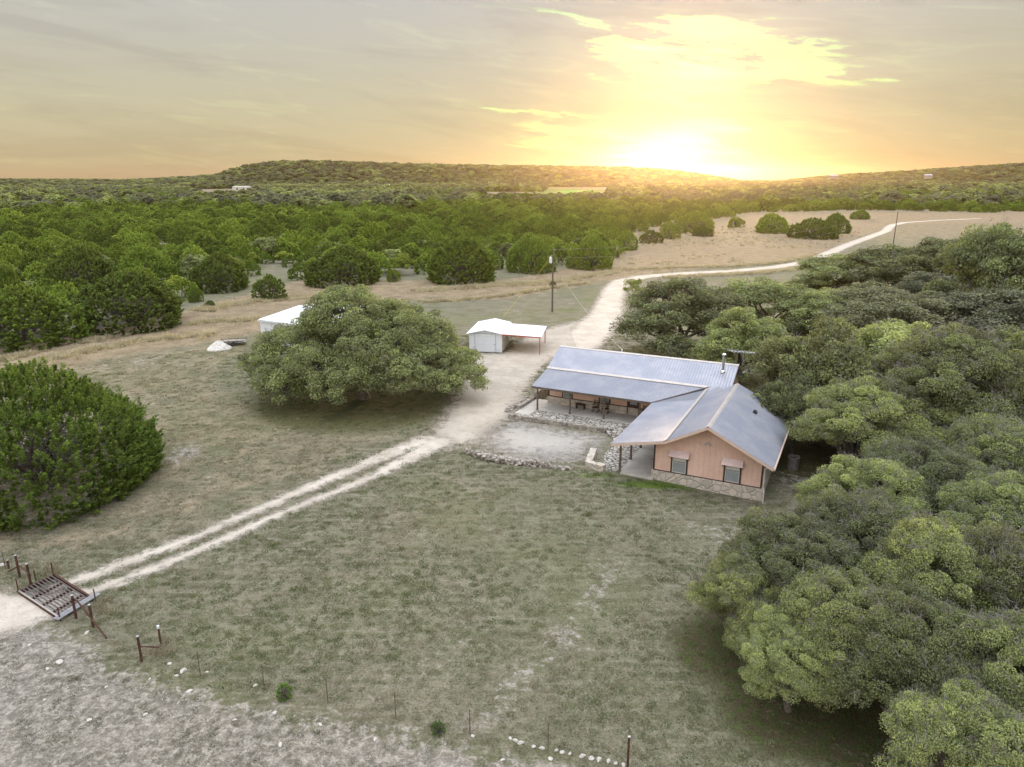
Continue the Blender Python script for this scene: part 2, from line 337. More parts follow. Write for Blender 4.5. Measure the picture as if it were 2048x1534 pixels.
def oak_meshes(seed, R, H, ls=.06, nclump=900, per=110, cr=.5, ntwig=3000, lobes=None, nlobe=15, leaf='oak', squash=.72, z0f=.38):
    rng = np.random.default_rng(seed)
    z0 = H*z0f; zr = H-z0
    if lobes is None:
        lobes = []
        for i in range(nlobe):
            f = (i+.5)/nlobe; el = math.asin(min(1, max(-.05, f**.85)))*.98; a = i*2.39996+rng.normal(0, .25)
            lr = R*rng.uniform(.26, .40)*(1.0 if f < .7 else 1.1); k = 1-lr/R*.95
            lobes.append((R*k*math.cos(el)*math.cos(a), R*k*math.cos(el)*math.sin(a), z0+max(0, zr-lr*squash)*math.sin(el)+rng.normal(0, .03*H), lr))
    lobes = np.array(lobes)
    w = lobes[:, 3]**2; w = w/w.sum(); cl = []; ci = []
    while sum(len(x) for x in cl) < nclump:
        k = rng.choice(len(lobes), nclump, p=w); d = sphere_dirs(rng, nclump, -.55); dep = 1-np.abs(rng.normal(-.03, .16, nclump)); dep = dep+np.where(rng.uniform(0, 1, nclump) < .13, rng.uniform(.03, .26, nclump), 0)
        p = lobes[k, :3]+d*(lobes[k, 3]*dep)[:, None]*[1, 1, squash]
        q = (p[:, None, :]-lobes[None, :, :3])/[1, 1, squash]; inside = (np.linalg.norm(q, axis=2) < lobes[None, :, 3]*.80); inside[np.arange(nclump), k] = False
        ok = (~inside.any(1)) & (p[:, 2] > .5); cl.append(p[ok]); ci.append(k[ok])
    cl = np.concatenate(cl)[:nclump]; ci = np.concatenate(ci)[:nclump]
    out = unit((cl-lobes[ci, :3])+[0, 0, .25])
    ctint = rng.uniform(0, 1, nclump); crr = cr*rng.uniform(.65, 1.3, nclump)
    N = nclump*per; k = np.repeat(np.arange(nclump), per)
    d = sphere_dirs(rng, N); rad = crr[k]*np.cbrt(rng.uniform(.15, 1, N))
    c = cl[k]+d*rad[:, None]*[1, 1, .58]-np.stack([0*rad, 0*rad, (rad**2)*.35], 1)
    nrm = unit(sphere_dirs(rng, N)*.9+out[k]*.55+[0, 0, .3]); t = unit(np.cross(nrm, sphere_dirs(rng, N))); b = np.cross(nrm, t)
    sz = ls*rng.uniform(.6, 1.25, N)
    V, F = leaf_quads(c, t*sz[:, None], b*(sz*.62)[:, None])
    tint = np.clip(-.02+.55*ctint[k]+.34*rng.uniform(0, 1, N)+.16*(d[:, 2] > .2), 0, 1)  # upward leaves of each clump paler: lit tops put into the tint
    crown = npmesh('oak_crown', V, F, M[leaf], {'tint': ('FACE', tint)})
    # wood: trunk, a limb into each lobe, branches to clumps, grey twigs
    parts = []; fork = np.array([rng.normal(0, .3), rng.normal(0, .3), H*.20]); r0 = .035*R+.09
    parts.append(nptube(np.array([[0, 0, -.3], [0, 0, 0], fork*[.5, .5, .45], fork]), [r0*1.5, r0*1.25, r0, r0*.95], 9))
    for L in lobes:
        base = fork+rng.normal(0, .1, 3); end = L[:3]-[0, 0, L[3]*.3]; parts.append(limb(rng, base, end, r0*.5, r0*.16, .16, 7, 6))
    sel = rng.choice(nclump, min(nclump, 260), replace=False)
    for j in sel:
        L = lobes[ci[j]]; parts.append(limb(rng, L[:3]-[0, 0, L[3]*.3], cl[j], r0*.14, .012, .2, 4, 3))
    nlimb = sum(len(f) for _, f in parts)
    if ntwig:
        k = rng.integers(0, nclump, ntwig); p = cl[k]+sphere_dirs(rng, ntwig)*(crr[k]*.55)[:, None]; dd = unit(out[k]+sphere_dirs(rng, ntwig)*.9)
        q = p+dd*(rng.uniform(.25, .75, ntwig)*cr)[:, None]; parts.append(sticks(p, q, .017, .006))
        k2 = rng.integers(0, ntwig, ntwig); p2 = p[k2]+(q[k2]-p[k2])*.5; parts.append(sticks(p2, p2+unit(dd[k2]+sphere_dirs(rng, ntwig)*.8)*(rng.uniform(.2, .5, ntwig)*cr)[:, None], .011, .005))
    V, F = join(parts); wood = npmesh('oak_wood', V, F, [M['wood_bark'], M['twig']]); wood.polygons.foreach_set('material_index', (np.arange(len(F)) >= nlimb).astype(np.int32))
    return crown, wood

def juniper_meshes(seed, R, H, ls=.10, nclump=1400, per=70, nsub=7, leaf='juniper', loose=0.0, wood=True, depth=.17):
    rng = np.random.default_rng(seed)
    subs = [(0, 0, R*.62, H)]
    for i in range(nsub):
        a = i*2.39996+rng.normal(0, .2); o = R*rng.uniform(.34, .55); rr = min(R*rng.uniform(.38, .55), R*1.02-o); subs.append((o*math.cos(a), o*math.sin(a), max(rr, R*.33), H*rng.uniform(.62, .93)*(1-.18*o/R)))
    subs = np.array(subs); w = subs[:, 2]*subs[:, 3]; w = w/w.sum(); cl = []; ci = []
    def rad_at(t): return np.where(t > .32, np.sqrt(np.clip(1-((t-.32)/.68)**2.0, 0, 1)), .90+.10*t/.32)
    while sum(len(x) for x in cl) < nclump:
        k = rng.choice(len(subs), nclump, p=w); t = rng.uniform(.0, 1, nclump)**1.12; a = rng.uniform(0, 2*math.pi, nclump); dep = 1-np.abs(rng.normal(0, depth, nclump))
        r = subs[k, 2]*rad_at(t)*dep; p = np.stack([subs[k, 0]+r*np.cos(a), subs[k, 1]+r*np.sin(a), subs[k, 3]*t*(.6+.4*dep)], 1)
        ins = np.zeros(nclump, bool)
        for j, s in enumerate(subs):
            tt = p[:, 2]/s[3]; q = np.hypot(p[:, 0]-s[0], p[:, 1]-s[1]) < s[2]*rad_at(np.clip(tt, 0, 1))*.74; ins |= q & (tt < .93) & (k != j)
        cl.append(p[~ins]); ci.append(k[~ins])
    cl = np.concatenate(cl)[:nclump]; ci = np.concatenate(ci)[:nclump]
    o2 = cl-np.stack([subs[ci, 0], subs[ci, 1], subs[ci, 3]*.3], 1); dirs = unit(unit(o2)*.75+[0, 0, .8]+rng.normal(0, .22, (nclump, 3)))
    ln = (.32+.9*rng.uniform(0, 1, nclump)**2)*(.055*(R+H)+.10); ctint = rng.uniform(0, 1, nclump)
    N = nclump*per; k = np.repeat(np.arange(nclump), per); s = rng.uniform(0, 1, N)
    side = sphere_dirs(rng, N); side = unit(side-dirs[k]*(side*dirs[k]).sum(1, keepdims=True)+1e-6)
    wid = (.30+loose)*ln[k]*(1-s*.85)*rng.uniform(.25, 1, N)
    c = cl[k]+dirs[k]*(ln[k]*(s-.25))[:, None]+side*wid[:, None]
    ax = unit(dirs[k]*.9+side*.75+rng.normal(0, .3, (N, 3))); b = unit(np.cross(ax, sphere_dirs(rng, N))); sz = ls*rng.uniform(.6, 1.25, N)
    V, F = leaf_quads(c, ax*sz[:, None], b*(sz*.42)[:, None]); V[:, 2] = np.maximum(V[:, 2], .02)
    tint = np.clip(.02+.30*ctint[k]+.34*s+.26*rng.uniform(0, 1, N), 0, 1)  # spray tips paler: young growth, plus crown light painted into the tint
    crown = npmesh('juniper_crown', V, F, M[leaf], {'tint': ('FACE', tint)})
    if not wood: return crown, None
    parts = []
    for s_ in subs:
        parts.append(limb(rng, (rng.normal(0, .12), rng.normal(0, .12), -.2), (s_[0]*.8, s_[1]*.8, s_[3]*.75), .05+.02*R, .03, .1, 6, 6))
        for j in range(26):
            t = rng.uniform(.12, .8); a = rng.uniform(0, 6.28); b0 = np.array([s_[0]*.8*t, s_[1]*.8*t, s_[3]*.75*t]); e = np.array([s_[0]+s_[2]*.85*math.cos(a), s_[1]+s_[2]*.85*math.sin(a), s_[3]*min(.85, t+.15)])
            parts.append(limb(rng, b0, e, .028, .008, .2, 4, 3))
    V, F = join(parts); return crown, npmesh('juniper_wood', V, F, M['wood_bark'])

def tree(name, meshes, loc, rz, sc, label, cat, group, split=True):
    crown, wood = meshes
    e = empty(name, loc, rz, label, cat, group); e.scale = sc if isinstance(sc, tuple) else (sc,)*3
    link('crown', crown, e)
    if wood: link('trunk', wood, e)
    return e

# where a crown seen in the photograph stands, from its centre column, top row, width and assumed height
def by_top(cx, yt, width, H):
    g = G(cx, yt, H*.97); D = np.linalg.norm(g-[0, 0, CAMH]); return g[0], g[1], width/2/FPX*D
# and from its foot
def by_foot(l, r, t, b):
    f = G((l+r)/2, b-2, .3); D = np.linalg.norm(f-[0, 0, CAMH]); R = (r-l)/2/FPX*D
    for _ in range(3):
        u = f[:2]/np.linalg.norm(f[:2]); c = f[:2]+u*R*.86; D = math.hypot(math.hypot(*c), CAMH-2); R = (r-l)/2/FPX*D
    cc, lo, hi = c, .5, 16
    for _ in range(30):
        mid = (lo+hi)/2
        if P((cc[0], cc[1], mid))[1] > t+3: lo = mid
        else: hi = mid
    return c[0], c[1], R, lo

# ---- the main oak
def big_oak():
    # lobes in metres: x to the right of the picture, y away
    L = [(-8.9, .6, 3.6, 2.6), (-7.4, 2.2, 4.7, 2.9), (-8.0, 1.0, 4.6, 2.2), (-6.6, -3.4, 2.5, 2.2), (-6.0, 0, 4.9, 2.7), (-4, 4.2, 6.0, 3.0), (-4.0, -3.3, 4.4, 2.8), (-2.6, 0, 8.1, 2.8), (-2.0, 3.0, 8.5, 2.6), (0, -4.2, 3.6, 2.6), (.5, .5, 8.2, 2.9),
         (2.6, 3.5, 6.9, 3.0), (.5, 6.5, 5.4, 3.2), (1.4, -2.6, 6.0, 3.0), (3.8, -.6, 6.6, 2.8), (4.5, -4.0, 3.6, 2.3), (5.6, 2.4, 5.7, 2.9), (6.4, -1.6, 4.1, 2.4), (8.4, 1.0, 3.6, 2.4), (9.7, -.6, 2.5, 1.9), (-1.4, -5.2, 2.7, 1.9), (-3.0, 7, 3.6, 2.6), (4.5, 6.5, 4.0, 2.6), (7.4, -3.4, 2.8, 1.7)]
    L = [(a, b, c_, d*.93) for a, b, c_, d in L]
    return oak_meshes(3, 11, 11, .090, 1050, 190, .80, 3000, L)
gx = G(728, 797)
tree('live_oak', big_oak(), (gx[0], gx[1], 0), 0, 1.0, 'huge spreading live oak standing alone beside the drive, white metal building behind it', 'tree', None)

# ---- the oak grove on the right
OK_HI = [oak_meshes(11, 4.5, 7.5, .043, 430, 440, .60, 3600, nlobe=12), oak_meshes(12, 4.5, 7.0, .045, 400, 430, .60, 4200, nlobe=10), oak_meshes(13, 4.5, 8, .043, 450, 420, .58, 3200, nlobe=14)]
OK_MID = [oak_meshes(21, 4.5, 7.5, .085, 330, 150, .66, 900, nlobe=11, z0f=.26), oak_meshes(22, 4.5, 7.0, .085, 310, 150, .66, 1100, nlobe=9, z0f=.26), oak_meshes(23, 4.5, 7.5, .085, 340, 150, .64, 900, leaf='greyoak', nlobe=12, z0f=.26)]
GROUP = 'live oaks of the grove beside the house'
grove = [ # centre column, top row, width, height, label
 (1372, 560, 250, 7.5, 'brown tinged oak at the left end of the grove, by the white road'),
 (1545, 556, 230, 7.0, 'oak just right of the brown tinged one, behind the roof antenna'),
 (1660, 576, 180, 7.0, 'small domed oak in the second row of the grove, above the biggest dark crown'),
 (1765, 575, 250, 7.4, 'broad oak in the second row, left of the silvery grey crown'),
 (1690, 508, 170, 6.5, 'far oak of the grove nearest the winding white road'),
 (1805, 488, 190, 6.8, 'oak in front of the far leaning utility pole'),
 (1915, 470, 200, 7.0, 'oak of the back row, right of the far utility pole'),
 (2010, 440, 190, 7.2, 'last oak of the back row where the grove meets the right edge of the photo'),
 (1985, 575, 260, 7.6, 'silvery grey crown in the second row at the right edge'),
 (1880, 545, 170, 7.0, 'dark oak squeezed behind the silvery grey crown'),
 (1655, 655, 260, 7.8, 'biggest dark crown directly behind the end gable of the long roof'),
 (1790, 640, 270, 7.4, 'wide mid green oak between the dark crown and the tall yellow green one'),
 (1600, 752, 140, 5.2, 'low oak touching the back corner of the blue grey roof'),
 (1930, 662, 300, 8.6, 'tall yellow green oak lit along its top, upper right of the house'),
 (2060, 650, 240, 8.6, 'yellow green oak cut by the right edge above the house roof level'),
 (1745, 768, 270, 7.2, 'bright round oak nearest the right eave of the house'),
 (1905, 790, 220, 6.4, 'oak behind the bright round one, right of the house'),
 (2030, 838, 230, 7.0, 'oak at the right edge level with the air conditioner'),
 (1750, 915, 235, 6.2, 'oak whose crown reaches towards the air conditioner'),
 (1870, 890, 260, 6.6, 'oak with many bare twigs, two crowns right of the air conditioner'),
 (2035, 965, 260, 6.8, 'leafy oak at the right edge below the house level'),
 (1600, 1040, 280, 6.0, 'lower left oak of the grove leaning over the lawn'),
 (1500, 1120, 210, 4.6, 'low outermost bough-clump oak that reaches farthest left over the lawn'),
 (1730, 985, 250, 6.6, 'oak above the lower left one, with a dark hollow beside it'),
 (1890, 1045, 280, 7.2, 'oak with yellow tipped top near the lower right of the grove'),
 (2050, 1065, 260, 7.4, 'large oak cut by the right edge in the lower part'),
 (1700, 1160, 270, 5.6, 'oak overhanging the dark shaded grass'),
 (1865, 1200, 300, 6.2, 'grey twiggy oak in the lower right of the photo'),
 (2040, 1240, 280, 6.6, 'nearest oak on the right edge of the photo'),
 (1960, 1400, 300, 5.6, 'oak crown filling the bottom right corner'),
 (1490, 618, 170, 6.5, 'oak between the brown tinged one and the biggest dark crown'),
 (1730, 700, 200, 6.6, 'oak in the third row just above the bright round one'),
 (1600, 1240, 190, 4.2, 'small low oak at the foot of the grove beside the shaded grass'),
]
rng0 = random.Random(5)
OAKS = []
for i, (cx, yt, wd, h, lab) in enumerate(grove):
    h *= 1.0 if by_top(cx, yt, wd, h)[1] < 47 else 1.22; x, y, Rr = by_top(cx, yt, wd, h); near = y < 47
    for _ in range(4): h = max(h, Rr*.98); x, y, Rr = by_top(cx, yt, wd, h)
    k = 2 if 'silvery' in lab or 'twiggy' in lab and not near else rng0.randrange(3 if near else 2)
    ms = (OK_HI if near else OK_MID)[k]; hh = (7.5, 7.0, 8.0)[k] if near else (7.5, 7.0, 7.5)[k]
    Rr = max(Rr*(1.0 if near else 1.06), 2.2); OAKS.append((x, y, Rr))
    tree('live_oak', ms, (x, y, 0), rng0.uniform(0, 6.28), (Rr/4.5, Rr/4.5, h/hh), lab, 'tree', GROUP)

# ---- junipers of the near edge of the woodland, and the one in the lower left
JU_HI = [juniper_meshes(31, 5.5, 6.2, .062, 3600, 78, 9, 'juniper_big'), juniper_meshes(32, 4.2, 5.0, .10, 1500, 52, 7), juniper_meshes(33, 4.2, 5.4, .10, 1500, 52, 6), juniper_meshes(34, 2.0, 3.1, .09, 560, 46, 3)]
BUSH = juniper_meshes(35, .55, .75, .028, 90, 40, 3, 'bush', .25)
SIZE = [(5.5, 6.2), (4.2, 5.0), (4.2, 5.4), (2.0, 3.1)]
near_j = [
 (1700, 1742, 418, 440, 2, 'round juniper on the far rim of the meadow, right of the dark pair'),
 (1385, 1425, 448, 474, 3, 'small juniper low in the meadow under the glow, left of the dark pair'), # left, right, top, bottom, variant, label
 (-110, 325, 737, 1048, 0, 'very large bright green juniper in the lower left beside the two-track drive'),
 (-60, 160, 573, 706, 1, 'bushy juniper cut by the left edge above the dry grass strip'),
 (163, 383, 542, 668, 2, 'broad round juniper right of the left edge one, with a bright right shoulder'),
 (508, 572, 546, 601, 3, 'small bright juniper standing apart in front of the woodland, behind the white roof'),
 (615, 770, 490, 575, 1, 'dark juniper just behind the top of the huge oak'),
 (845, 1012, 474, 572, 2, 'wide round juniper between the huge oak and the utility pole'),
 (1008, 1112, 466, 548, 1, 'tall juniper directly left of the near utility pole'),
 (1135, 1232, 468, 541, 2, 'juniper right of the near utility pole at the edge of the meadow'),
 (1230, 1277, 458, 502, 3, 'pale small juniper on the left rim of the meadow'),
 (1279, 1324, 457, 488, 3, 'small reddish lit juniper on the rim of the meadow'),
 (1316, 1360, 440, 479, 3, 'narrow juniper between two rounder ones behind the meadow'),
 (1350, 1432, 420, 468, 1, 'large glowing juniper under the sun behind the meadow'),
 (1452, 1488, 430, 456, 3, 'little juniper at the back of the meadow, left of the dark pair'),
 (1504, 1577, 424, 468, 2, 'left one of the dark junipers standing out in the meadow'),
 (1578, 1672, 436, 479, 1, 'front one of the dark junipers standing out in the meadow'),
 (1640, 1698, 424, 468, 2, 'juniper tucked behind the front dark one in the meadow'),
 (409, 433, 598, 615, 3, 'tiny juniper seedling on the dry grass strip'),
 (0, 60, 528, 640, 2, 'juniper behind the left edge one'),
 (385, 502, 505, 585, 1, 'juniper with pale dead twigs at its front, left of the small bright one'),
 (110, 235, 490, 590, 1, 'rounded juniper in the second rank above the broad round one'),
 (240, 350, 488, 575, 2, 'juniper in the second rank behind the broad round one'),
 (770, 803, 535, 563, 3, 'small juniper between the huge oak and the wide round juniper'),
 (378, 405, 568, 604, 3, 'slim juniper sapling beside the broad round one'),
 (553, 586, 1366, 1398, 3, 'bright green bush by the wire fence in the foreground'),
 (860, 890, 1442, 1464, 3, 'tiny tuft-like bush at the foot of the wire fence'),
 (1098, 1112, 558, 573, 3, 'tiny juniper seen just left of the near utility pole foot'),
]
JUN = []
for l, r, t, b, k, lab in near_j:
    x, y, Rr, h = by_foot(l, r, t, b); Rr *= 1.04; h = max(h, Rr*.7); Rr *= .95 if k == 0 else 1; JUN.append((x, y, Rr))
    if k == 3 or Rr > 2.6 or True:
        kk = k
    s = SIZE[kk] if b < 1200 else (.55, .75); tree('juniper', JU_HI[kk] if b < 1200 else BUSH, (x, y, 0), rng0.uniform(0, 6.28), (Rr/s[0], Rr/s[0], h/s[1]), lab, 'bush' if 'bush' in lab else 'tree', 'junipers at the near edge of the woodland')
x, y, Rr, h = by_foot(420, 505, 500, 560)
tree('yellowing_tree', oak_meshes(41, 3, 4.6, .10, 160, 60, .45, 900, nlobe=8, leaf='elm'), (x, y+1, 0), 0, 1.0, 'small tree with yellowing top among the junipers left of the small bright one', 'tree', None)
x, y, _ = G(1273, 603); 
tree('young_tree', oak_meshes(42, 1.9, 4.2, .09, 60, 40, .42, 500, nlobe=6, leaf='elm'), (x-.6, y, 0), 0, 1.0, 'thin pale tree with crooked stem beside the bend of the white road', 'tree', None)

# ---- woodland: 250 nearest as individual trees, the rest as one mass
J_MID = [juniper_meshes(50+i, 3.6, 4.8, .20, 300, 34, 5, wood=False, depth=.12)[0] for i in range(3)]
J_MID2 = oak_meshes(55, 3.6, 4.8, .17, 220, 36, .5, 0, nlobe=10)[0]
J_MID3 = oak_meshes(56, 3.0, 4.4, .16, 120, 40, .5, 0, nlobe=7, leaf='elm')[0]
J_FAR = [juniper_meshes(60+i, 3.6, 4.4, .30, 170, 26, 5, wood=False, depth=.10)[0] for i in range(3)]
O_FAR = [oak_meshes(65+i, 4.0, 5.4, .38, 90, 26, .8, 0, nlobe=9, leaf=l)[0] for i, l in enumerate(['oak', 'greyoak', 'elm'])]

def az_of(px): return math.atan((px-1024)/FPX/1.041)
HILLS = [ # distance of the crest, width of the slope, [(column, row of the tree tops)]
 (2000, 390, [(-400, 352), (250, 356), (330, 353), (395, 350), (440, 346), (470, 336), (500, 329), (560, 322), (640, 321), (700, 323), (850, 327), (1000, 330), (1150, 332), (1250, 334), (1350, 341), (1400, 348), (1450, 356), (1480, 362), (1600, 372), (3000, 372)]),
 (2250, 420, [(-3000, 372), (1560, 372), (1600, 358), (1640, 354), (1720, 349), (1850, 343), (1950, 338), (2048, 334), (2500, 328), (3000, 335)]),
 (3900, 600, [(-800, 345), (-100, 350), (60, 352), (160, 353), (240, 357), (300, 362), (3000, 362)])]
def sst(t): t = np.clip(t, 0, 1); return t*t*(3-2*t)
def ground_z(x, y):
    x = np.asarray(x, float); y = np.asarray(y, float); r = np.hypot(x, y); az = np.arctan2(x, y); z = np.zeros_like(r)
    for D, w, prof in HILLS:
        a = np.array([az_of(p[0]) for p in prof]); th = 11 if D < 3500 else 12
        e = np.array([max(0, CAMH+(357-p[1])/FPX/1.041*D-th) for p in prof])
        h = np.interp(az, a, e)*sst((r-(D-w))/w)*sst((math.radians(115)-np.abs(az))/math.radians(25))
        z = np.maximum(z, h)
    near = np.exp(-((x-17)**2+(y-43)**2)/40.)*.22
    return z-near
rng = np.random.default_rng(77)
edge_px = [(-900, 760), (-200, 720), (0, 700), (160, 655), (300, 640), (385, 600), (500, 578), (620, 562), (770, 556), (850, 560), (1010, 560), (1120, 540), (1225, 522), (1250, 478), (1330, 452), (1440, 440), (1500, 430), (1700, 426), (1760, 426), (1960, 432), (2100, 428), (3000, 420)]
FIELDS = [[(955, 384), (1100, 384), (1100, 398), (975, 400)], [(1085, 371), (1225, 371), (1215, 399), (1090, 399)], [(1560, 368), (1900, 366), (1930, 384), (1600, 386)], [(505, 538), (560, 530), (600, 552), (575, 566), (500, 580)], [(370, 376), (500, 372), (520, 392), (400, 394)],
          [(1360, 398), (1460, 396), (1480, 402), (1380, 405)], [(640, 388), (740, 386), (760, 389), (610, 392)]]
def inpoly(px, py, poly):
    c = np.zeros(len(px), bool); n = len(poly)
    for i in range(n):
        x1, y1 = poly[i]; x2, y2 = poly[(i+1) % n]
        if y1 == y2: continue
        c ^= ((y1 > py) != (y2 > py)) & (px < (x2-x1)*(py-y1)/(y2-y1)+x1)
    return c
pts = []; r = 88.0
while r < 2750:
    s = (5.6+r*.0056)*(1 if r < 1300 else 1.3); n = int(r*2*math.radians(47)/s); a = (np.arange(n)+rng.uniform(-.4, .4, n))/n*2*math.radians(47)-math.radians(47)
    rr = r+rng.uniform(-.42, .42, n)*s; pts.append(np.stack([rr*np.sin(a), rr*np.cos(a), np.full(n, s)], 1)); r += s*.9
pts = np.concatenate(pts)
d = pts[:, :2]; dz = -CAMH; zc = d[:, 1]*FW[1]+dz*FW[2]; uu = d[:, 1]*UP0[1]+dz*UP0[2]
ppx = 1024+FPX*d[:, 0]/zc; ppy = 767-FPX*uu/zc
lim = np.interp(ppx, [e[0] for e in edge_px], [e[1] for e in edge_px]); ok = ppy < lim-3
for f in FIELDS: ok &= ~(inpoly(ppx, ppy, f) & (np.hypot(pts[:, 0], pts[:, 1]) < 1640))
for x, y, R1 in JUN[:23]: ok &= np.hypot(pts[:, 0]-x, pts[:, 1]-y) > R1*.95+pts[:, 2]*.40
ok &= ~((ppx > 1940) & (np.hypot(pts[:, 0], pts[:, 1]) < 150))
pts = pts[ok]; ppx = ppx[ok]; ppy = ppy[ok]; rad = np.hypot(pts[:, 0], pts[:, 1])
order = np.argsort(rad); pts = pts[order]; ppx = ppx[order]; ppy = ppy[order]; rad = rad[order]
NIND = 262
def zone_label(px, py, kind):
    side = ('at the left edge', 'left of the huge oak', 'behind the huge oak', 'between huge oak and utility pole', 'right of the utility pole', 'behind the meadow')[0 if px < 200 else 1 if px < 470 else 2 if px < 820 else 3 if px < 1105 else 4 if px < 1300 else 5]
    row = 'front' if py > 530 else 'middle' if py > 490 else 'farther'
    return f'{kind}, {row} ranks of woodland {side}'
for i in range(NIND):
    x, y, s = pts[i]; q = rng.uniform(); k = int(rng.integers(0, 3)); me, kind, nm = (J_MID[k], 'dark green juniper', 'juniper') if q < .86 else (J_MID2, 'grey green oak', 'live_oak') if q < .95 else (J_MID3, 'lime yellow tree', 'yellowing_tree')
    sc = s/5.9*rng.uniform(.55, 1.12); o = link(nm, me, None, (x, y, 0), rng.uniform(0, 6.28)); o.scale = (sc*1.0, sc*1.0, sc*rng.uniform(.72, 1.12))
    tag(o, zone_label(ppx[i], ppy[i], kind), 'tree', f'{kind}s of the woodland')

def scatter(name, pts, rot, scl, idx, sources, label=None, cat=None):
    "one object: instances of the source meshes on a cloud of points"
    me = bpy.data.meshes.new(name); me.vertices.add(len(pts)); me.vertices.foreach_set('co', np.ascontiguousarray(pts, np.float32).ravel())
    for n, typ, arr in (('rotz', 'FLOAT', rot), ('idx', 'INT', idx)):
        a = me.attributes.new(n, typ, 'POINT'); a.data.foreach_set('value', np.ascontiguousarray(arr, np.float32 if typ == 'FLOAT' else np.int32))
    a = me.attributes.new('scl', 'FLOAT_VECTOR', 'POINT'); a.data.foreach_set('vector', np.ascontiguousarray(scl, np.float32).ravel())
    o = link(name, me); tag(o, label, cat, None, 'stuff')
    ng = bpy.data.node_groups.new(name+'_nodes', 'GeometryNodeTree')
    ng.interface.new_socket('Geometry', in_out='INPUT', socket_type='NodeSocketGeometry'); ng.interface.new_socket('Geometry', in_out='OUTPUT', socket_type='NodeSocketGeometry')
    N = ng.nodes; Lk = ng.links; gi = N.new('NodeGroupInput'); go = N.new('NodeGroupOutput'); g2i = N.new('GeometryNodeGeometryToInstance')
    for me_ in reversed(sources):
        so_ = bpy.data.objects.new(me_.name+'_source', me_); oi = N.new('GeometryNodeObjectInfo'); oi.inputs[0].default_value = so_; oi.inputs['As Instance'].default_value = True
        Lk.new(oi.outputs['Geometry'], g2i.inputs[0])
    iop = N.new('GeometryNodeInstanceOnPoints'); Lk.new(gi.outputs[0], iop.inputs['Points'])
    jn = N.new('GeometryNodeJoinGeometry')
    for nd in [n for n in N if n.type == 'OBJECT_INFO']:
        Lk.new(nd.outputs['Geometry'], jn.inputs[0])
    N.remove(g2i); Lk.new(jn.outputs[0], iop.inputs['Instance']); iop.inputs['Pick Instance'].default_value = True
    def na(nm, typ):
        nd = N.new('GeometryNodeInputNamedAttribute'); nd.data_type = typ; nd.inputs['Name'].default_value = nm; return nd.outputs[0]
    Lk.new(na('idx', 'INT'), iop.inputs['Instance Index'])
    cx = N.new('ShaderNodeCombineXYZ'); Lk.new(na('rotz', 'FLOAT'), cx.inputs[2]); e2r = N.new('FunctionNodeEulerToRotation'); Lk.new(cx.outputs[0], e2r.inputs[0]); Lk.new(e2r.outputs[0], iop.inputs['Rotation'])
    Lk.new(na('scl', 'FLOAT_VECTOR'), iop.inputs['Scale'])
    Lk.new(iop.outputs[0], go.inputs[0])
    md = o.modifiers.new('scatter', 'NODES'); md.node_group = ng
    return o
ex_ = np.array([(27, 26, 0), (33, 31, 0), (31, 22, 0), (38, 37, 0), (40, 46, 0), (46, 41, 0), (45, 55, 0), (54, 62, 0), (52, 50, 0), (60, 72, 0), (68, 84, 0), (64, 60, 0), (76, 92, 0), (24, 17, 0), (39, 28, 0), (78, 76, 0)], float); ne = len(ex_)
scatter('oak_thicket', ex_, rng.uniform(0, 6, ne), np.stack([rng.uniform(.9, 1.25, ne)]*3, 1), rng.integers(0, 3, ne), [m_[0] for m_ in OK_MID], 'continuation of the oak grove past the right edge', 'grove')
far = pts[NIND:].copy(); frad = rad[NIND:]; fpx = ppx[NIND:]; fpy = ppy[NIND:]; n = len(far); z = ground_z(far[:, 0], far[:, 1])-.1
q = rng.uniform(0, 1, n); oakish = ((frad > 560) & (rng.uniform(0, 1, n) < .55)) | (frad > 1250) & (rng.uniform(0, 1, n) < .9) | ((fpx > 520) & (fpx < 830) & (fpy > 393) & (fpy < 422))
idx = np.where(frad < 330, rng.integers(0, 3, n), rng.integers(3, 6, n)); idx = np.where(oakish, 6+(rng.uniform(0, 1, n) < .45), idx); idx = np.where(q > .980, 8, idx)
sc = far[:, 2]/5.4*(.42+.62*rng.uniform(0, 1, n)**1.6); sc = np.where(idx == 8, sc*.62, sc); sc = np.where((fpx > 520) & (fpx < 830) & (fpy > 393) & (fpy < 422), sc*1.35, sc)
scl = np.stack([sc*1.06, sc*1.06, np.minimum(sc, 2.0)*rng.uniform(.72, 1.12, n)], 1)
sel = frad < 1120
SRC = J_MID+J_FAR+O_FAR
scatter('woodland', np.stack([far[:, 0], far[:, 1], z], 1)[sel], rng.uniform(0, 6.28, n)[sel], scl[sel], idx[sel], SRC, 'green juniper woodland spreading from the meadow to the foot of the hill', 'woodland')
sel = ~sel
scatter('hillside_woodland', np.stack([far[:, 0], far[:, 1], z], 1)[sel], rng.uniform(0, 6.28, n)[sel], scl[sel], idx[sel], SRC, 'far wooded hills along the horizon under the setting sun', 'woodland')
print('woodland trees', n+NIND)
